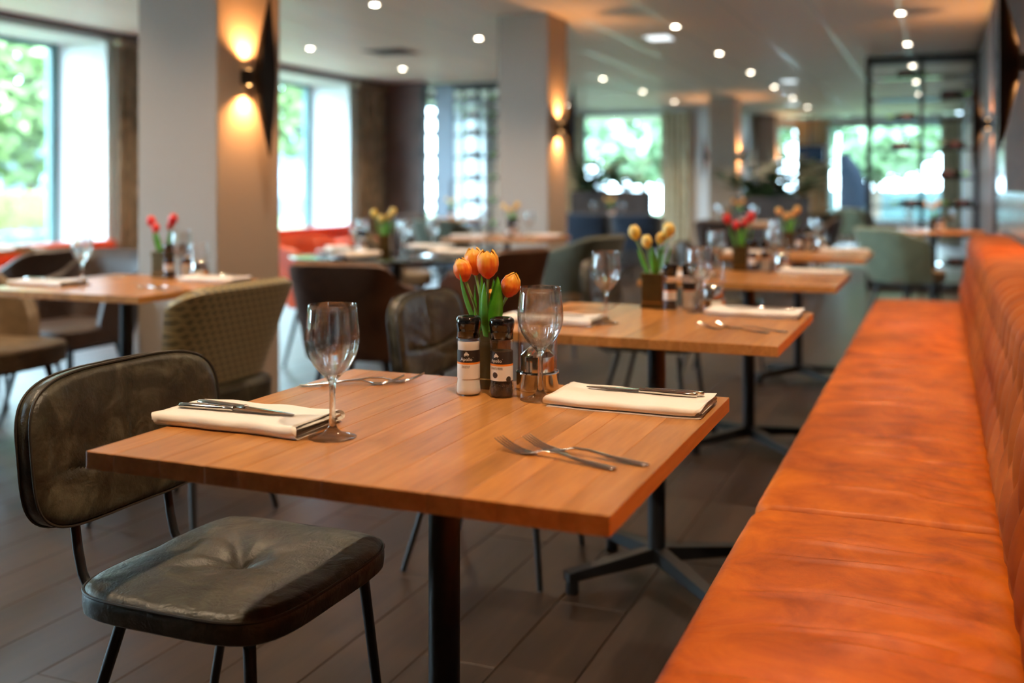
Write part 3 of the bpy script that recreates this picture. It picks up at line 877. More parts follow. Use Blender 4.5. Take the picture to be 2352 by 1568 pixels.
# ---- bench
bench = thing('bench', 'long orange leather bench with quilted backrest along the brown wall', 'bench', (0, 0, 0))
BX0, BX1, BZ = -0.372, 0.125, 0.46
def cushion(y0, y1, ridges, seed, step):
    rng = random.Random(seed)
    W, L_, r_ = BX1 - BX0, y1 - y0, .030
    def samp(n, ln):          # denser near the edges
        e = [r_ * (1 - math.cos(PI / 2 * q / 9)) for q in range(9)]
        m = [r_ + (ln - 2 * r_) * q / n for q in range(n + 1)]
        return e + m + [ln - q for q in reversed(e)]
    xs, ys = samp(34, W), samp(int((L_ - .06) / step), L_)
    pk = [(rng.uniform(0, 6), rng.uniform(.055, .10)) for _ in range(4)]
    def hgt(x, y):
        ex, ey = min(x, W - x), min(y, L_ - y)
        kx, ky = min(ex / r_, 1), min(ey / .014, 1)
        h = r_ * (math.sqrt(1 - (1 - kx) ** 2) - 1) + .020 * (math.sqrt(1 - (1 - ky) ** 2) - 1)
        s = math.sin(PI * x / W) * min(1, ey / .25) ** .5
        h += .012 * s
        w = 0
        for (yc, cv, a, sg, xa, xb) in ridges:
            t = (x - xa) / (xb - xa)
            if -.15 < t < 1.15:
                yy = yc + cv * (t - .5) ** 2
                env = max(0, 1 - abs(2 * t - 1) ** 4) if 0 < t < 1 else 0
                dlt = y + y0 - yy
                w += 1.7 * a * env * (g1(dlt, sg) - .55 * g1(dlt - 2.2 * sg, 1.8 * sg))
        b = max(0, (x - W * .62) / (W * .38))
        w += .0040 * b ** 1.5 * math.sin((y + .25 * x) / pk[0][1] * 2 * PI + pk[0][0] + 2 * math.sin(y * 5))
        w += .0020 * math.sin(y * 21 + 3 * math.sin(x * 9) + pk[1][0]) * s + .0015 * math.sin(y * 37 - x * 14 + pk[2][0]) * s
        return h + w * min(kx, ky)
    mb = MB()
    nx, ny = len(xs), len(ys)
    nip = lambda x, y: .022 * max(0, 1 - min(y, L_ - y) / .045) ** 2 * max(0, 1 - x / .15)      # rounded front corners
    mb.add([(BX0 + x + nip(x, y), y0 + y, BZ + hgt(x, y)) for x in xs for y in ys],
           [(i*ny+j, (i+1)*ny+j, (i+1)*ny+j+1, i*ny+j+1) for i in range(nx-1) for j in range(ny-1)])
    # skirts
    for (seq, ) in (([(i, 0) for i in range(nx)],), ([(nx-1, j) for j in range(ny)],), ([(i, ny-1) for i in reversed(range(nx))],), ([(0, j) for j in reversed(range(ny))],)):
        base = len(mb.v)
        top = [mb.v[i*ny+j] for i, j in seq]
        vs_ = top + [(p[0], p[1], .345) for p in top]
        n = len(top)
        mb.add(vs_, [(k, n+k, n+k+1, k+1) for k in range(n-1)])
    me = mb.mesh('seat_cushion', M['orange_leather'], sharp=60)
    c = obj('seat_cushion', me, None, bench)
    o = .004
    loop_ = [(BX0 + .034, y0 + .002, BZ - .020), (BX0 + .014, y0 + .014, BZ - .024), (BX0 + .001, y0 + .1, BZ - .026), (BX0 + .001, y1 - .1, BZ - .026), (BX0 + .014, y1 - .014, BZ - .024), (BX0 + .034, y1 - .002, BZ - .020)]
    obj('piping', MB().tube(loop_, .0035, 8), M['orange_leather'], c)
    for yy in (y0 + .001, y1 - .001):
        obj('piping', MB().tube([(BX0 + .03, yy, BZ - .017), (BX1 - .02, yy, BZ - .017)], .0032, 8), M['orange_leather'], c)
rg = random.Random(3)
R1 = [(2.03, .05, .0032, .0075, .10, .36), (1.93, .06, .0038, .008, .06, .42), (1.755, -.03, .004, .008, .05, .47), (1.63, -.05, .0032, .007, .12, .40), (1.575, .03, .0032, .008, .2, .46), (1.42, .05, .004, .009, .05, .45), (1.2, .04, .003, .01, .05, .45)]
R2 = [(2.45 + .135 * k + rg.uniform(-.04, .04), rg.uniform(-.09, .12), rg.uniform(.002, .0042), rg.uniform(.007, .014), rg.uniform(.0, .16), rg.uniform(.34, .49)) for k in range(15)]
R2 += [(2.40 + .10 * k, .16, .0028, .008, .30, .49) for k in range(6)]
R3 = [(4.6 + .15 * k + rg.uniform(-.04, .04), rg.uniform(-.05, .08), rg.uniform(.002, .005), .016, .02, .47) for k in range(13)]
cushion(0.0, 2.244, R1, 1, .006)
cushion(2.256, 4.494, R2, 2, .006)
cushion(4.506, 6.75, R3, 3, .012)
BY0, BY1 = -0.05, 6.75
PITCH, RH = .150, .125
def bprof(v):
    """profile of the backrest face: v 0 at the seat, 1 at the wall; returns x, z, nx, nz, face weight"""
    if v < .70:
        t = v / .70
        return (.105 + .068 * t, .40 + .40 * t, -.985, .17, 1)
    if v < .86:
        t = (v - .70) / .16; an = PI / 2 * t
        return (.173 + .045 * (1 - math.cos(an)), .80 + .045 * math.sin(an), -math.cos(an), math.sin(an), 1 - t)
    t = (v - .86) / .14
    return (.218 + (.366 - .218) * t, .845 + .003 * math.sin(PI * t), 0, 1, 0)
def bfun(u, v):
    y = BY0 + (BY1 - BY0) * u
    x, z, nx, nz, w = bprof(v)
    a, b = y / PITCH, (z - .545) / RH
    endf = min(1, (y - BY0) / .06, (BY1 - y) / .06)
    if b < 2:
        p, q = a + b / 2, a - b / 2
        k = (abs(math.sin(PI * p)) * abs(math.sin(PI * q))) ** .42
    else:
        k = abs(math.sin(PI * a)) ** .45
        k = k * w + (1 - w) * (.75 + .25 * k)
    h = .026 * k * min(1, max(.15, (z - .43) / .08))
    e = max(0, endf)
    ro_ = .05 * (1 - math.sqrt(max(0, 1 - (1 - e) ** 2)))
    return (x + nx * (h - ro_), y, z + nz * (h * .6 - ro_))
bk = MB().grid(bfun, 900, 54)
bo = obj('backrest', bk, M['orange_velvet'], bench, sharp=None)
endcap = MB()
for yy, fl_ in ((BY0 + .001, 1), (BY1 - .001, 0)):
    pr_ = [(bprof(k / 20)[0] + .02, yy, bprof(k / 20)[1] - .01) for k in range(21)] + [(.366, yy, .40)]
    endcap.add(pr_, [tuple(range(22)) if fl_ else tuple(reversed(range(22)))])
obj('backrest_end', endcap, M['orange_velvet'], bench)
obj('plinth', MB().bev(BX0 + .05, .365, BY0, BY1, .0, .345, b=.004), M['black'], bench)

# red benches along the window wall
def red_bench(label, y0, y1):
    b = thing('window_bench', label, 'bench', (XL + .02, 0, 0))
    obj('plinth', MB().bev(.02, .48, y0, y1, 0, .34, b=.004), M['black'], b)
    n = max(1, round((y1 - y0) / 1.6)); l = (y1 - y0) / n
    for k in range(n):
        obj('seat_cushion', MB().bev(.0, .54, y0 + l*k + .003, y0 + l*(k+1) - .003, .34, .47, b=.03, seg=4), M['red_leather'], b)
        obj('backrest', MB().bev(.0, .12, y0 + l*k + .003, y0 + l*(k+1) - .003, .47, .64, b=.03, seg=4), M['red_leather'], b)
red_bench('red-orange leather bench below the first window', 4.15, 7.9)
red_bench('red-orange leather bench below the second window', 8.75, 12.4)

# ---- tables
TH, TZ = .026, .75
def make_table(name, w, d, boards=12, seed=1, foot=.29):
    r = thing(name, 'x', 'table')
    rng = random.Random(seed)
    ws = [rng.uniform(.7, 1.4) for _ in range(boards)]
    s = sum(ws); x = -w / 2
    for q in ws:
        bw = q / s * w
        obj('board', MB().bev(0, bw, -d / 2, d / 2, TZ - TH, TZ, b=.0012, seg=2), M['oak'], r, (x, 0, 0))
        x += bw
    obj('post', MB().lathe([(0, .06), (.026, .06), (.026, TZ - TH - .008), (0, TZ - TH - .008)], 28), M['black'], r)
    obj('top_plate', MB().bev(-.14, .14, -.14, .14, TZ - TH - .008, TZ - TH, b=.002), M['black'], r)
    for k in range(4):
        an = PI / 4 + k * PI / 2
        m_ = MB()
        m_.add([(.0, -.019, .055), (.0, .019, .055), (.0, .019, .098), (.0, -.019, .098), (foot, -.019, .036), (foot, .019, .036), (foot, .019, .062), (foot, -.019, .062)],
               [(0, 1, 2, 3), (4, 7, 6, 5), (0, 4, 5, 1), (3, 2, 6, 7), (0, 3, 7, 4), (1, 5, 6, 2)])
        f_ = obj('foot_arm', m_, M['black'], r, rot=(0, 0, an))
        obj('foot_pad', MB().lathe([(0, 0), (.017, 0), (.019, .004), (.019, .045), (0, .045)], 16, c=(foot - .018, 0, 0)), M['black'], f_)
    return r
oak_table = Proto(make_table('dining_table', .797, .75))
oak_table('oak table beside the bench with orange tulips and two mills', (-.757, 1.552, 0), 0, 'oak tables along the bench')
oak_table('oak table beside the bench with yellow tulips', (-.762, 2.965, 0), 0, 'oak tables along the bench')
oak_table('oak table beside the bench with red tulips', (-.775, 4.62, 0), 0, 'oak tables along the bench')
oak_table('oak table beside the far end of the bench with peach tulips', (-.775, 6.33, 0), 0, 'oak tables along the bench')
oak_table('oak table with red tulips standing by the first pillar', (-3.02, 3.29, 0), 0)
oak_table('oak table with a fading tulip pot before the second pillar', (-3.16, 7.60, 0), 0)
oak_table('oak table before the tall dark planter with amber tulips', (-4.15, 13.55, 0), 0)
oak_table('oak table near the bottle cabinet and brown curtain', (-5.75, 11.9, 0), 0)
oak_table('oak table in front of the second dark planter', (-2.05, 11.5, 0), 0)
oak_table('oak table at the window bench behind the dark armchairs', (-5.75, 4.75, 0), 0)
rt = thing('round_table', 'round black table with white plates near the first pillar', 'table', (-2.98, 5.45, 0))
obj('tabletop', MB().lathe([(0, .745), (.60, .745), (.62, .74), (.62, .728), (.60, .722), (0, .722)], 64), M['black_gloss'], rt)
obj('post', MB().lathe([(.035, .02), (.035, .722)], 24), M['black'], rt)
obj('base', MB().lathe([(0, .03), (.05, .03), (.26, .012), (.27, 0), (0, 0)], 40), M['black'], rt)
rt2 = thing('round_table', 'round pale wooden table before the black bottle rack', 'table', (0.0 - .06, 10.15, 0))
obj('tabletop', MB().lathe([(0, .75), (.43, .75), (.44, .745), (.44, .73), (.43, .725), (0, .725)], 56), M['tan_leather'] if False else M['oak'], rt2)
obj('post', MB().lathe([(.03, .02), (.03, .725)], 20), M['black'], rt2)
obj('base', MB().lathe([(0, .03), (.05, .03), (.24, .012), (.25, 0), (0, 0)], 40), M['black'], rt2)

# navy settee and dark chairs farther back
navy_chair('navy tub chair beneath the table by the first planter', (-3.45, 12.6, 0), PI / 2)
navy_chair('navy tub chair beside the other navy chair, before the first planter', (-4.15, 12.75, 0), PI / 2)
dark_chair('dark armchair at the table before the second planter', (-2.05, 10.75, 0), PI / 2)
dark_chair('dark armchair at the table near the bottle cabinet', (-5.75, 11.15, 0), PI / 2)
dark_chair('dark armchair facing the table before the second planter from the aisle', (-1.35, 11.6, 0), PI)
olive_chair('dark green tub chair in the aisle beyond the last bench table', (-1.5, 14.2, 0), PI / 2 + .4)
green_chair('sage tub chair standing by the wide end window', (-1.2, 17.2, 0), PI / 2 - .5)
tan_wing('tan wing chair near the third pillar', (-2.6, 15.2, 0), -.6)

# ================================================================== TABLEWARE
# ---- wine glass (one blown piece)
def make_glass():
    outer = [(0, .0004), (.0365, .0004), (.0372, .0010), (.0365, .0018), (.026, .0042), (.014, .0085), (.0085, .0135), (.0062, .019), (.0050, .030), (.0044, .050), (.0045, .072), (.0052, .082),
             (.0075, .0885), (.0130, .0945), (.0205, .1020), (.0285, .1115), (.0350, .1225), (.0395, .1350), (.0415, .1460), (.0418, .1530), (.0412, .1650), (.0400, .1780), (.0385, .1920), (.0370, .2050)]
    inner = [(.0364, .2054), (.0360, .2048), (.0375, .1920), (.0390, .1780), (.0402, .1650), (.0408, .1530), (.0405, .1460), (.0385, .1350), (.0338, .1225), (.0270, .1120), (.0190, .1035), (.0110, .0980), (.0050, .0955), (0, .0950)]
    mb = MB().lathe(outer + inner, 72)
    for i, f in enumerate(mb.f):
        zm = max(mb.v[q][2] for q in f)
        if zm < .0950: mb.m[i] = 1 if zm > .0130 else 2
    me = mb.mesh('wine_glass', [M['stemware'], M['stem_glass'], M['foot_glass']], sharp=75)
    o = obj('wine_glass', me, None)
    return tag(o, 'x', 'wine glass')
wine_glass = Proto(make_glass())

# ---- folded napkin: a cloth strip wound flat, extruded along x (length .27)
def make_napkin(L_=.27, W_=.145):
    th = .0017
    pts = []
    def arc(cy_, cz_, r_, a0, a1, n=9):
        for k in range(n + 1):
            a = a0 + (a1 - a0) * k / n
            pts.append((cy_ + r_ * math.cos(a), cz_ + r_ * math.sin(a)))
    h = W_ / 2
    pts.append((h, .0012)); pts.append((h * .4, .0011)); pts.append((-h * .5, .0011))
    arc(-h + .0085, .0098, .0086, -PI / 2, -3 * PI / 2)
    pts += [(-h * .5, .0180), (0, .0178), (h * .5, .0172)]
    arc(h - .0065, .0108, .0062, PI / 2, -PI / 2)
    pts += [(h * .4, .0048), (-h * .4, .0046)]
    arc(-h + .0105, .0092, .0047, -PI / 2, -3 * PI / 2)
    pts += [(-h * .4, .0136), (h * .3, .0134), (h - .012, .0128)]
    arc(h - .012, .0108, .0020, PI / 2, -PI / 2, 5)
    pts += [(h * .2, .0088), (-h * .7, .0088)]
    n = len(pts)
    off = []
    for i in range(n):
        a, c = pts[max(i - 1, 0)], pts[min(i + 1, n - 1)]
        tx, tz = c[0] - a[0], c[1] - a[1]
        l = math.hypot(tx, tz) or 1
        off.append((-tz / l, tx / l))
    loop = [(p[0] + o[0] * th / 2, p[1] + o[1] * th / 2) for p, o in zip(pts, off)] + [(p[0] - o[0] * th / 2, p[1] - o[1] * th / 2) for p, o in reversed(list(zip(pts, off)))]
    rng = random.Random(5)
    vs_, fs_ = [], []
    NX = 22; m = len(loop)
    for i in range(NX + 1):
        t = i / NX
        x = -L_ / 2 + L_ * t
        sk = .004 * math.sin(t * 4) + .002 * math.sin(t * 11)
        flare = 1 + .06 * max(0, t - .8) / .2
        for k, (y, z) in enumerate(loop):
            zz = z * (flare if z > .004 else 1) + (.0010 * math.sin(t * 17 + y * 60) if z > .012 else 0)
            xx = x + (.006 * math.sin(k * .37) * (1 if i in (0, NX) else 0))
            vs_.append((xx, y + sk, max(zz, .0003)))
    for i in range(NX):
        for k in range(m): fs_.append((i*m+k, i*m+(k+1) % m, (i+1)*m+(k+1) % m, (i+1)*m+k))
    mid = len(pts)
    for i, rev in ((0, False), (NX, True)):
        b = i * m
        for k in range(mid - 1):
            q = (b+k, b+k+1, b+m-2-k, b+m-1-k)
            fs_.append(tuple(reversed(q)) if rev else q)
    me = MB().add(vs_, fs_).mesh('napkin', M['napkin'], sharp=70)
    o = obj('folded_napkin', me, None)
    return tag(o, 'x', 'napkin')
napkin = Proto(make_napkin())
NAPZ = .0193

# ---- cutlery, lying along +x (handle end at x=0, tip at positive x)
def spine(mb, pts, nseg=10, tr=.0):
    """pts: (x, z, half width, half thickness)"""
    vs_, fs_ = [], []
    for (x, z, w, t) in pts:
        for k in range(nseg):
            a = 2 * PI * k / nseg
            vs_.append((x, w * sp(math.cos(a), .75), z + t * math.sin(a)))
    for i in range(len(pts) - 1):
        for k in range(nseg): fs_.append((i*nseg+k, (i+1)*nseg+k, (i+1)*nseg+(k+1) % nseg, i*nseg+(k+1) % nseg))
    fs_.append(tuple(range(nseg))); fs_.append(tuple(reversed(range((len(pts)-1)*nseg, len(pts)*nseg))))
    return mb.add(vs_, fs_)
def make_fork():
    r = thing('fork', 'x', 'fork')
    h = MB()
    spine(h, [(0, .0028, .0035, .0012), (.004, .0028, .0075, .0016), (.02, .003, .0082, .0018), (.06, .0052, .0055, .0018), (.095, .0095, .0034, .0018), (.12, .0092, .0032, .0018), (.133, .0055, .0048, .0014), (.142, .0030, .0100, .0010), (.150, .0022, .0120, .0009), (.158, .0024, .0124, .0008)])
    obj('handle', h, M['steel'], r, sharp=60)
    for k in range(4):
        y = -.0093 + .0062 * k
        t = MB()
        spine(t, [(.156, .0023, .0026, .0008), (.166, .0034, .0021, .0008), (.180, .0068, .0018, .0008), (.195, .0130, .0015, .0007), (.203, .0172, .0007, .0005)], 8)
        t.shift(0, y, 0)
        obj('tine', t, M['steel'], r, sharp=60)
    return r
def make_knife():
    r = thing('table_knife', 'x', 'knife')
    h = MB()
    spine(h, [(0, .0045, .004, .003), (.003, .0045, .0072, .0042), (.03, .0045, .0075, .0044), (.085, .0045, .0062, .0042), (.098, .0045, .0058, .0038), (.101, .0045, .0072, .0046), (.105, .0045, .0070, .0045)])
    obj('handle', h, M['steel'], r, sharp=60)
    b = MB()
    spine(b, [(.104, .0045, .0060, .0022), (.115, .0040, .0082, .0014), (.150, .0034, .0092, .0011), (.180, .0030, .0088, .0010), (.198, .0028, .0060, .0009), (.206, .0027, .0018, .0006)], 8)
    obj('blade', b, M['steel'], r, sharp=60)
    return r
fork, knife = Proto(make_fork()), Proto(make_knife())

# ---- lettering wrapped on a cylinder
def text_mesh(body, size):
    cu = bpy.data.curves.new('t', 'FONT')
    cu.body = body; cu.size = size; cu.align_x = 'CENTER'; cu.resolution_u = 3
    o = bpy.data.objects.new('t', cu); COL.objects.link(o)
    dg = bpy.context.evaluated_depsgraph_get()
    me = bpy.data.meshes.new_from_object(o.evaluated_get(dg))
    v = [tuple(q.co) for q in me.vertices]; f = [tuple(p.vertices) for p in me.polygons]
    bpy.data.objects.remove(o); bpy.data.meshes.remove(me); bpy.data.curves.remove(cu)
    return v, f
def wrap(v, R, s0, z0, sx=1.0):
    out = []
    for p in v:
        a = -PI / 2 + (s0 + p[0] * sx) / R
        out.append((R * math.cos(a), R * math.sin(a), z0 + p[1]))
    return out
def band(R, z0, z1, a0=-PI, a1=PI, n=48):
    full = abs(a1 - a0) > 2 * PI - .01
    return MB().grid(lambda u, v: (R * math.cos(-PI/2 + a0 + (a1-a0)*u), R * math.sin(-PI/2 + a0 + (a1-a0)*u), z0 + (z1 - z0) * v), n, 1)

def make_mill(kind, full=True):
    r = thing(kind + '_mill', 'x', 'spice mill')
    body = [(0, 0), (.0215, 0), (.0232, .002), (.0234, .008), (.0226, .018), (.0212, .028), (.0208, .034), (.0208, .084), (.0212, .094), (.0220, .101), (.0224, .104), (.0218, .1065), (.0195, .1075)]
    b = obj('bottle', MB().lathe(body, 48), M['thin_glass'], r, sharp=70)
    capp = [(.0200, .1060), (.0212, .1065), (.0213, .1175), (.0216, .1180), (.0214, .1205), (.0222, .1255), (.0236, .1320), (.0236, .1380), (.0222, .1430), (.0190, .1458), (.0150, .1452), (.0125, .1425), (0, .1420)]
    c = obj('cap', MB().lathe(capp, 48), M['black_gloss'], r, sharp=80)
    ring = MB()
    for k in range(36):
        a = 2 * PI * k / 36
        ring.bev(-.0006, .0006, -.0004, .0004, .1075, .1165, b=.0002, seg=1) if False else None
    if kind == 'salt':
        obj('contents', MB().lathe([(0, .003), (.0205, .003), (.0220, .006), (.0218, .014), (.0204, .027), (.0200, .034), (.0200, .090), (.0203, .097), (.0195, .1000), (0, .103)], 40), M['salt'], r)
    else:
        obj('contents', MB().lathe([(0, .003), (.0200, .003), (.0212, .008), (.0190, .024), (.0188, .0845), (0, .086)], 32), M['pepper'], r)
        rng = random.Random(9)
        pc = MB()
        ico = bmesh.new(); bmesh.ops.create_icosphere(ico, subdivisions=1, radius=1)
        iv = [q.co.copy() for q in ico.verts]; ico.verts.index_update(); fi = [[q.index for q in f.verts] for f in ico.faces]; ico.free()
        for k in range(230 if full else 40):
            z = rng.uniform(.004, .033); rr = .0212 - .0022 - max(0, (z - .012)) * .08
            a = rng.uniform(0, 2 * PI); s_ = rng.uniform(.0017, .0023)
            cc = Vector((rr * math.cos(a), rr * math.sin(a), z))
            pc.add([cc + q * s_ for q in iv], fi)
        pk = obj('peppercorns', pc, M['pepper'], r, sharp=None); pk['kind'] = 'stuff'
    R = .02105
    ex = (-2.7, 2.7) if kind == 'salt' else (-1.3, 2.9)
    obj('label', band(R, .0315, .0585, *ex), M['label_white'], r)
    lb = obj('label_band', band(R, .0620, .0845, *ex), M['label_dark'], r)
    obj('label_stripe', band(R, .0585, .0620, *ex), M['label_orange'], r)
    if full:
        Rt = R + .00015
        def txt(body, size, s0, z0, m_, sx=1.0, nm='lettering'):
            v, f = text_mesh(body, size)
            obj(nm, MB().add(wrap(v, Rt, s0, z0, sx), f), m_, r, sharp=None)
        txt('Apollo', .0085, .0, .0655, M['print_white'])
        txt('o', .0022, .0128, .0712, M['print_white'])
        ship = MB()
        def poly(pp): ship.add(wrap([(p[0] * .001, p[1] * .001, 0) for p in pp], Rt, 0, .0738), [tuple(range(len(pp)))])
        poly([(-5, 1.6), (-3.6, 0), (3.2, 0), (4.6, 1.8), (2, 1.3), (-3, 1.3)])
        poly([(-4.4, 2), (-2.4, 2), (-2.0, 6.2), (-3.2, 5.2)])
        poly([(-2.0, 2), (.2, 2), (.3, 8.6), (-1.2, 7.4)])
        poly([(.6, 2), (2.4, 2), (1.9, 7.6), (.8, 6.8)])
        poly([(2.7, 2), (5.6, 2.4), (2.5, 6.0)])
        obj('ship_emblem', ship, M['print_white'], r, sharp=None)
        txt('ZEEZOUT' if kind == 'salt' else 'ZWARTE PEPER', .0060, -.001 if kind == 'salt' else .0, .0520, M['print_black'], sx=.62)
        if kind == 'pepper':
            for (s0, z0) in ((-.002, .0420), (.025, .0345)):
                pv = [(0, 0, 0)] + [(.0055 * q / 5 * math.cos(2*PI*k/24), .0055 * q / 5 * math.sin(2*PI*k/24), 0) for q in range(1, 6) for k in range(24)]
                pf = [(0, 1 + k, 1 + (k + 1) % 24) for k in range(24)] + [(1 + q*24 + k, 25 + q*24 + k, 25 + q*24 + (k+1) % 24, 1 + q*24 + (k+1) % 24) for q in range(4) for k in range(24)]
                obj('label_picture', MB().add(wrap(pv, Rt, s0, z0), pf), M['pepper'], r, sharp=None)
        else:
            txt('11 04 2027', .0034, .006, .0165, M['print_black'], sx=.8, nm='date_print')
    return r
salt, pepper = Proto(make_mill('salt')), Proto(make_mill('pepper'))
salt_s, pepper_s = Proto(make_mill('salt', False)), Proto(make_mill('pepper', False))

# ---- lantern: steel foot and canister inside a glass tube
def make_lantern():
    r = thing('glass_lantern', 'x', 'lantern')
    obj('foot', MB().lathe([(0, 0), (.0385, 0), (.0400, .0015), (.0405, .006), (.0405, .0320), (.0415, .0330), (.0410, .0350), (.0395, .0345), (.0388, .0300), (0, .0300)], 64), M['steel'], r, sharp=50)
    obj('canister', MB().lathe([(.0325, .030), (.0325, .0640), (.0318, .0660), (.0170, .0800), (.0120, .0820), (0, .0820)], 64), M['steel'], r, sharp=40)
    obj('glass_tube', MB().lathe([(.0378, .031), (.0378, .1560), (.0370, .1570), (.0362, .1560), (.0362, .031)], 64), M['thin_glass'], r, sharp=60)
    return r
lantern = Proto(make_lantern())

# ---- tulips in a bronze box
def petal_mesh(open_=0.0, m_=None, nm='petal'):
    def R(u):
        k = [(0, .003), (.12, .0115), (.3, .0178), (.5, .0200), (.72, .0178 + .002 * open_), (.9, .0115 + .004 * open_), (1, .0050 + .006 * open_)]
        for (a, ra), (b, rb) in zip(k, k[1:]):
            if u <= b:
                t = (u - a) / (b - a); t = t * t * (3 - 2 * t)
                return ra + (rb - ra) * t
        return k[-1][1]
    def fn(u, v, o=0):
        w = 1.02 * (max(0, 1 - u ** 5)) ** .5 * (.55 + .45 * min(1, u * 4))
        a = w * (2 * v - 1)
        rr = R(u) * (1 - .10 * abs(2 * v - 1) ** 2) - o
        return (rr * math.cos(a), rr * math.sin(a), .052 * u - .002 * abs(2*v-1) * u)
    mb = MB().grid(lambda u, v: fn(u, v), 16, 10).grid(lambda u, v: fn(u, v, .0005), 16, 10, flip=True)
    return mb.mesh(nm, m_, sharp=None)
def leaf_mb(base, tip, w, bend, n=14):
    base, tip = Vector(base), Vector(tip)
    mid = (base + tip) / 2 + Vector(bend)
    mb = MB()
    ax = (tip - base).normalized()
    out = Vector(bend); out = (out - ax * out.dot(ax))
    if out.length < 1e-5: out = Vector((0, -1, 0))
    out.normalize(); side = ax.cross(out).normalized()
    def fn(u, v, o=0):
        p = base * (1-u)**2 + mid * 2*u*(1-u) + tip * u*u
        ww = w * (math.sin(PI * min(1, .18 + .82 * u)) ** .8) if u < 1 else 0
        s = 2 * v - 1
        return p + side * (ww * s) + out * (-.5 * ww * abs(s) ** 1.5 + o) * -1 * (-1)
    mb.grid(lambda u, v: fn(u, v), n, 6).grid(lambda u, v: fn(u, v, .0006), n, 6, flip=True)
    return mb
def make_planter(tmat, heads, leaves, tname='tulip_planter'):
    """heads: (pos of flower base, tilt x, tilt y, scale, open)"""
    r = thing(tname, 'x', 'flower pot')
    bx_ = obj('box', MB().bev(-.0335, .0335, -.0335, .0335, 0, .108, b=.002), M['bronze'], r)
    for z0, z1 in ((.0, .020), (.090, .111)):
        t = MB().bev(-.0355, .0355, -.0355, .0355, z0, z1, b=.0012)
        obj('collar', t, M['bronze'], bx_)
        zt = z1 if z0 > .01 else z1
        e = MB()
        for (a, b, c, d) in ((-.036, .036, -.036, -.034), (-.036, .036, .034, .036), (-.036, -.034, -.034, .034), (.034, .036, -.034, .034)):
            e.box(a, b, c, d, zt - .0012, zt + .0008)
        obj('brass_edge', e, M['brass'], bx_)
    obj('soil', MB().box(-.033, .033, -.033, .033, .1075, .1105), M['soil'], bx_)
    pm = {}
    for (p, tx, ty, s, op) in heads:
        p = Vector(p)
        base = Vector((p.x * .25, p.y * .25, .105))
        midp = (base + p) / 2 + Vector((-(p.x) * .12, 0, .0))
        path = []
        for k in range(9):
            u = k / 8
            path.append(base * (1-u)**2 + midp * 2*u*(1-u) + p * u*u)
        st = obj('tulip', MB().tube(path, [.0026] * 8 + [.0032], 8), M['stem'], r)
        if op not in pm: pm[op] = petal_mesh(op, tmat)
        for k in range(6):
            q = obj('petal', pm[op], None, st, p)
            q.rotation_mode = 'XYZ'
            sc = s * (1.0 if k < 3 else .93)
            mt = Matrix.Translation(p) @ Matrix.Rotation(ty, 4, 'Y') @ Matrix.Rotation(tx, 4, 'X') @ Matrix.Rotation(2 * PI / 3 * k + (PI / 3 if k >= 3 else 0) - PI / 2 + .3, 4, 'Z') @ Matrix.Scale(sc, 4)
            q.matrix_local = mt
    for (b, t, w, bd) in leaves:
        obj('leaf', leaf_mb(b, t, w, bd), M['leaf'], r, sharp=None)
    return r
# -- the pot on the first bench table, flowers as seen
PLX, PLY = -.812, 1.860
def rel(x, y, d):
    p = atd(x, y, d); return (p.x - PLX, p.y - PLY, p.z - TZ)
hd = [(rel(1070, 647, 2.00), .0, -.30, .92, .2), (rel(1093, 632, 2.04), .05, -.10, 1.06, .5), (rel(1121, 640, 1.97), .12, .02, 1.08, .8), (rel(1164, 682, 1.99), .05, .36, .98, -.5), (rel(1126, 700, 2.02), .0, .05, .60, -.5)]
lv = [(rel(1098, 760, 1.99), rel(1056, 627, 1.97), .0125, (-.012, -.01, 0)),
      (rel(1112, 772, 1.975), rel(1113, 648, 1.95), .0135, (-.008, -.012, 0)),
      (rel(1104, 760, 2.02), rel(1106, 632, 2.03), .0120, (-.006, .0, 0)),
      (rel(1136, 762, 1.99), rel(1143, 634, 1.98), .0140, (.006, -.01, 0)),
      (rel(1092, 760, 2.03), rel(1091, 652, 2.05), .006, (-.004, 0, 0)),
      (rel(1128, 762, 2.03), rel(1134, 640, 2.05), .009, (.002, .01, 0))]
main_pot = make_planter(M['tulip_orange'], hd, lv)
put(main_pot, 'bronze box of orange tulips behind the salt and pepper mills', (PLX, PLY, TZ))
gen_heads = [((-.060, .0, .215), .05, -.18, 1.0, .3), ((.042, .01, .222), 0, .10, 1.05, .4), ((-.016, -.025, .190), .1, -.05, .9, .2), ((.01, .03, .20), 0, .2, .85, 0.)]
gen_leaves = [((-.02, 0, .10), (-.055, .0, .19), .013, (-.01, 0, 0)), ((.01, -.02, .10), (.0, -.04, .20), .012, (0, -.012, 0)), ((.03, 0, .10), (.055, 0, .20), .013, (.01, 0, 0)), ((0, .02, .10), (.02, .04, .2), .012, (0, .01, 0))]
POT = {c: Proto(make_planter(M['tulip_' + c], gen_heads, gen_leaves)) for c in ('yellow', 'red', 'peach', 'amber')}

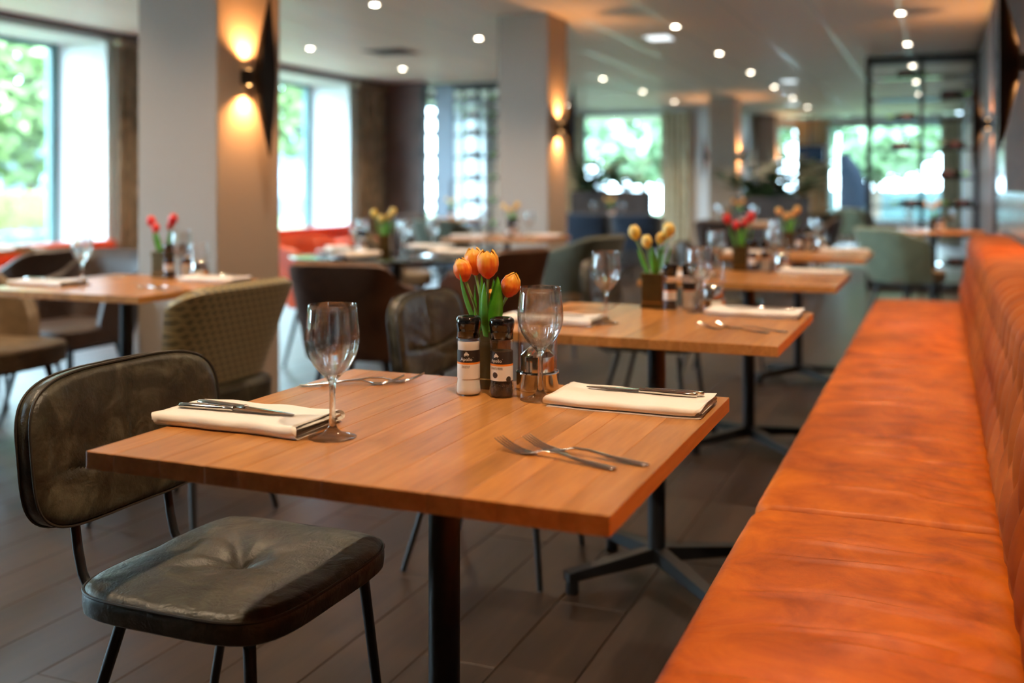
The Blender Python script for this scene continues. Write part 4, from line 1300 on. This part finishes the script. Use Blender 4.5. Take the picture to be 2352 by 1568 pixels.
# ---- first table, laid as in the photograph
wine_glass('empty wine glass standing beside the napkin at the leather chair, orange tulip table', (-.867, 1.385, TZ))
wine_glass('empty wine glass before the steel lantern on the orange tulip table', (-.672, 1.775, TZ), .4)
salt('salt mill with black cap next to the orange tulips', (-.814, 1.772, TZ), math.radians(12.7))
pepper('pepper mill with visible peppercorns beside the orange tulips', (-.749, 1.777, TZ), math.radians(-8))
lantern('steel and glass lantern beside the orange tulips', (-.713, 1.868, TZ))
n1 = (-1.047, 1.418, TZ)
napkin('folded cream napkin under two knives at the leather chair, orange tulip table', n1, .015)
knife('table knife on the napkin edge at the leather chair, orange tulip table', (-1.172, 1.400, TZ + NAPZ), math.radians(4))
knife('table knife across the middle of the leather chair napkin, orange tulip table', (-1.160, 1.434, TZ + NAPZ), math.radians(-6))
napkin('folded cream napkin under two knives at the bench side, orange tulip table', (-.508, 1.792, TZ), PI + .0)
knife('table knife on the far half of the bench side napkin, orange tulip table', (-.383, 1.822, TZ + NAPZ), PI + .02)
knife('table knife on the near half of the bench side napkin, orange tulip table', (-.392, 1.806, TZ + NAPZ), PI - .06)
fork('fork on the bare wood at the bench side, orange tulip table, shorter reach', (-.408, 1.368, TZ), math.radians(165))
fork('fork resting behind the other fork at the bench side, orange tulip table', (-.372, 1.404, TZ), math.radians(168))
fork('fork with raised tines at the chair side back edge, orange tulip table', (-1.149, 1.716, TZ), math.radians(30))
fork('fork overlapping its twin at the chair side back edge, orange tulip table', (-1.126, 1.757, TZ), math.radians(29))

def setting(name, cx, cy, color, dx=0, mills=None, sides=(1, -1), hi=True):
    """lay a table like the first one: name is how a label refers to the table"""
    g = lambda ox, oy: (cx + ox, cy + oy, TZ)
    wine_glass('empty wine glass at the chair side of ' + name, g(-.118, -.115))
    wine_glass('empty wine glass at the far place of ' + name, g(.070, .245))
    POT[color]('bronze box of %s tulips on ' % color + name, g(-.090, .318), 0)
    (salt_s)('salt mill on ' + name, g(.022, .325), .3)
    (pepper_s)('pepper mill on ' + name, g(-.030, .285), .2)
    lantern('steel and glass lantern on ' + name, g(.095, .330))
    napkin('folded cream napkin at the chair side of ' + name, g(-.27, -.14), .0)
    knife('table knife on the chair side napkin of ' + name, (cx - .38, cy - .15, TZ + NAPZ), .05)
    napkin('folded cream napkin at the far place of ' + name, g(.24, .24), PI)
    knife('table knife on the far napkin of ' + name, (cx + .36, cy + .245, TZ + NAPZ), PI)
    fork('fork on bare wood, lower handle, ' + name, g(.345, -.160), math.radians(166))
    fork('fork on bare wood, upper handle, ' + name, g(.388, -.125), math.radians(168))
    fork('fork at the chair side back edge of ' + name, g(-.36, .12), math.radians(28))
def lantern_fix(): pass
setting('the yellow tulip table', -.762, 2.965, 'yellow')
setting('the red tulip table along the bench', -.775, 4.62, 'red')
setting('the peach tulip table at the bench end', -.775, 6.33, 'peach')
setting('the table by the first pillar', -3.02, 3.29, 'red')
def short_setting(name, cx, cy, color, z=TZ, s=.62, nap=True):
    wine_glass('empty wine glass on the window side of ' + name, (cx - .20, cy - .02, z))
    wine_glass('empty wine glass on the aisle side of ' + name, (cx + .17, cy + .05, z))
    POT[color]('bronze box of %s tulips on ' % color + name, (cx, cy + .10, z), .2)
    salt_s('salt mill on ' + name, (cx + .075, cy - .01, z))
    pepper_s('pepper mill on ' + name, (cx + .04, cy - .04, z))
    if nap:
        napkin('folded cream napkin on the window side of ' + name, (cx - .24, cy - .16, z), .05)
        napkin('folded cream napkin on the aisle side of ' + name, (cx + .24, cy + .20, z), .05)
short_setting('the table before the second pillar', -3.16, 7.60, 'amber')
short_setting('the table before the tall first planter', -4.15, 13.55, 'amber')
short_setting('the table near the bottle cabinet', -5.75, 11.9, 'yellow')
short_setting('the table before the second planter', -2.05, 11.5, 'peach')
short_setting('the window bench table', -5.75, 4.75, 'peach')
short_setting('the round pale table by the bottle rack', -.06, 10.15, 'peach', nap=False)
# round black table: plates, napkins, glasses
def make_plate():
    o = obj('plate', MB().lathe([(0, .003), (.08, .003), (.105, .010), (.135, .017), (.137, .016), (.106, .006), (.085, 0), (0, 0)], 48), M['plate'])
    return tag(o, 'x', 'plate', 'white plates on the round black table')
plate = Proto(make_plate())
for k, (ox, oy) in enumerate(((.38, .02), (-.04, -.40), (-.38, .0), (.02, .42))):
    nm = ('on the aisle side', 'by the brown armchair', 'by the window', 'on the far rim')[k]
    plate('white plate %s of the round black table' % nm, (-2.98 + ox, 5.45 + oy, .745))
    napkin('folded cream napkin on the white plate %s of the round black table' % nm, (-2.98 + ox, 5.45 + oy, .7615), .3 + k)
    wine_glass('empty wine glass near the plate %s of the round black table' % nm, (-2.98 + ox * .36 + .13 * (1 if k % 2 else -1), 5.45 + oy * .36 + .07, .745))
POT['yellow']('bronze box of yellow tulips on the round black table', (-3.02, 5.40, .745), .3)
salt_s('salt mill on the round black table', (-3.10, 5.28, .745)); pepper_s('pepper mill on the round black table', (-3.15, 5.33, .745))

# ================================================================== RACKS, PLANTERS, TELEVISION
def make_bottle():
    r = thing('wine_bottle', 'x', 'bottle')
    # lying along +x
    prof = [(0, 0), (.033, 0), (.0365, .004), (.0365, .175), (.034, .195), (.022, .222), (.0145, .240), (.0138, .262)]
    T = Matrix.Rotation(PI / 2, 4, 'Y')
    obj('glass_body', MB().lathe(prof, 20).xf(T), M['bottle'], r, sharp=60)
    obj('foil', MB().lathe([(.0145, .245), (.0152, .246), (.0150, .300), (.0156, .303), (.0150, .306), (0, .306)], 16).xf(T), M['bottle_foil'], r)
    obj('label', MB().lathe([(.0369, .045), (.0369, .150)], 20).xf(T), M['bottle_label'], r)
    return r
bottle = Proto(make_bottle())
def rack(label, x0, x1, y0, y1, bays, levels, zt=2.61):
    r = thing('bottle_rack', label, 'rack', (0, 0, 0))
    t = .045
    xs_ = [x0 + (x1 - x0 - t) * k / bays for k in range(bays + 1)]
    for yy in (y0, y1 - t):
        for x in xs_: obj('upright', MB().bev(x, x + t, yy, yy + t, 0, zt, b=.003, seg=1), M['black'], r)
        for z in (0.0, zt - .07): obj('rail', MB().bev(x0 + t, x1 - t, yy, yy + t, z + (.0 if z else .0), z + .07, b=.003, seg=1), M['black'], r)
    for z in levels:
        obj('shelf', MB().bev(x0 + .01, x1 - .01, y0 + .02, y1 - .02, z, z + .012, b=.002, seg=1), M['thin_glass'], r)
        for yy in (y0 + .005, y1 - .03):
            obj('shelf_edge', MB().bev(x0 + .01, x1 - .01, yy, yy + .02, z - .004, z + .016, b=.002, seg=1), M['black'], r)
    return r
LV = [.28, .60, .92, 1.24, 1.56, 1.88, 2.12, 2.36]
rack('tall black steel bottle rack with glass shelves before the wide end window', -.775, .385, 12.35, 12.72, 2, LV)
spots_ = [(-.55, 2.12 - .24), (-.52, 1.24 + .32), (-.50, .92), (.0, 2.12), (-.05, 1.56), (-.02, 1.24), (.02, .92), (-.45, 2.36), (-.5, .60), (.05, .28)]
ORD = ('lowest', 'second', 'third', 'fourth', 'fifth', 'sixth', 'seventh', 'top')
for k, (x, z) in enumerate(spots_):
    z = min(LV, key=lambda q: abs(q - z))
    bay = 'aisle bay' if x < -.2 else 'wall bay'
    bottle('wine bottle on the %s shelf in the %s of the black rack' % (ORD[LV.index(z)], bay), (x if k % 2 else x + .30, 12.47, z + .016 + .0375), 0 if k % 2 else PI, 'bottles in the black rack')
rack('black bottle cabinet between the dark partition and the second pillar', -6.84, -5.1, 13.3, 13.75, 4, LV)
obj_sl = thing('slate_door', 'slate blue cupboard door in the bottle cabinet', 'door', (-6.62, 13.26, 0))
obj('door_leaf', MB().bev(.02, .30, 0, .03, .02, 2.58, b=.003), M['slate'], obj_sl)
obj('handle', MB().tube([(.26, -.02, 1.0), (.26, -.02, 1.25)], .008, 8), M['steel'], obj_sl)
kk = 0
for z in LV[1:]:
    for x in (-6.52, -5.98, -5.52):
        kk += 1
        bottle('wine bottle on the %s shelf in the %s bay of the bottle cabinet' % (ORD[LV.index(z)], 'partition-side' if x < -6.2 else 'middle' if x < -5.8 else 'pillar-side'), (x, 13.45, z + .016 + .0375), PI, 'bottles in the cabinet')

def planter_box(label, x, y, w, d, h, seed, n, flower=None):
    rng = random.Random(seed)
    t = thing('planter', label, 'planter', (x, y, 0))
    b = obj('box', MB().bev(-w/2, w/2, -d/2, d/2, 0, h, b=.006), M['planter_box'], t)
    obj('soil', MB().box(-w/2 + .02, w/2 - .02, -d/2 + .02, d/2 - .02, h, h + .012), M['soil'], b)
    for q in range(n):
        bx, by = rng.uniform(-w/2 + .08, w/2 - .08), rng.uniform(-d/2 + .05, d/2 - .05)
        st = MB()
        hgt = rng.uniform(.22, .52)
        lean = Vector((rng.uniform(-.28, .28), rng.uniform(-.2, .2), 0))
        p0 = Vector((bx, by, h)); p1 = p0 + lean + Vector((0, 0, hgt))
        st.tube([p0, (p0 + p1) / 2 - lean * .15, p1], .004, 5)
        s = obj('stem', st, M['foliage'], t)
        for k in range(13):
            u = .03 + .97 * k / 12
            c = p0.lerp(p1, u)
            an = rng.uniform(0, 2 * PI); ln = rng.uniform(.13, .26)
            tip = c + Vector((math.cos(an) * ln, math.sin(an) * ln, rng.uniform(-.03, .08)))
            obj('leaf', leaf_mb(c, tip, ln * .20, (0, 0, .03), n=4), M['foliage'], s, sharp=None)
planter_box('tall dark planter with leafy plants behind the amber tulip table', -4.55, 15.0, 1.15, .4, 1.08, 21, 23)
planter_box('tall dark planter with leafy plants beside the third pillar aisle', -1.95, 13.2, .90, .4, 1.02, 22, 20)
tv = thing('television', 'flat television hanging before the pale curtain on the end wall', 'television', (-2.50, YE2 - .60, 1.84))
obj('bezel', MB().bev(-.29, .29, -.02, .02, -.18, .18, b=.004), M['black_gloss'], tv)
obj('screen', MB().box(-.275, .275, -.0215, -.0205, -.165, .165), M['tv'], tv)
obj('hanging_pole', MB().bev(-.02, .02, .02, .05, -.05, ZCEIL - 1.84, b=.004), M['black'], tv)
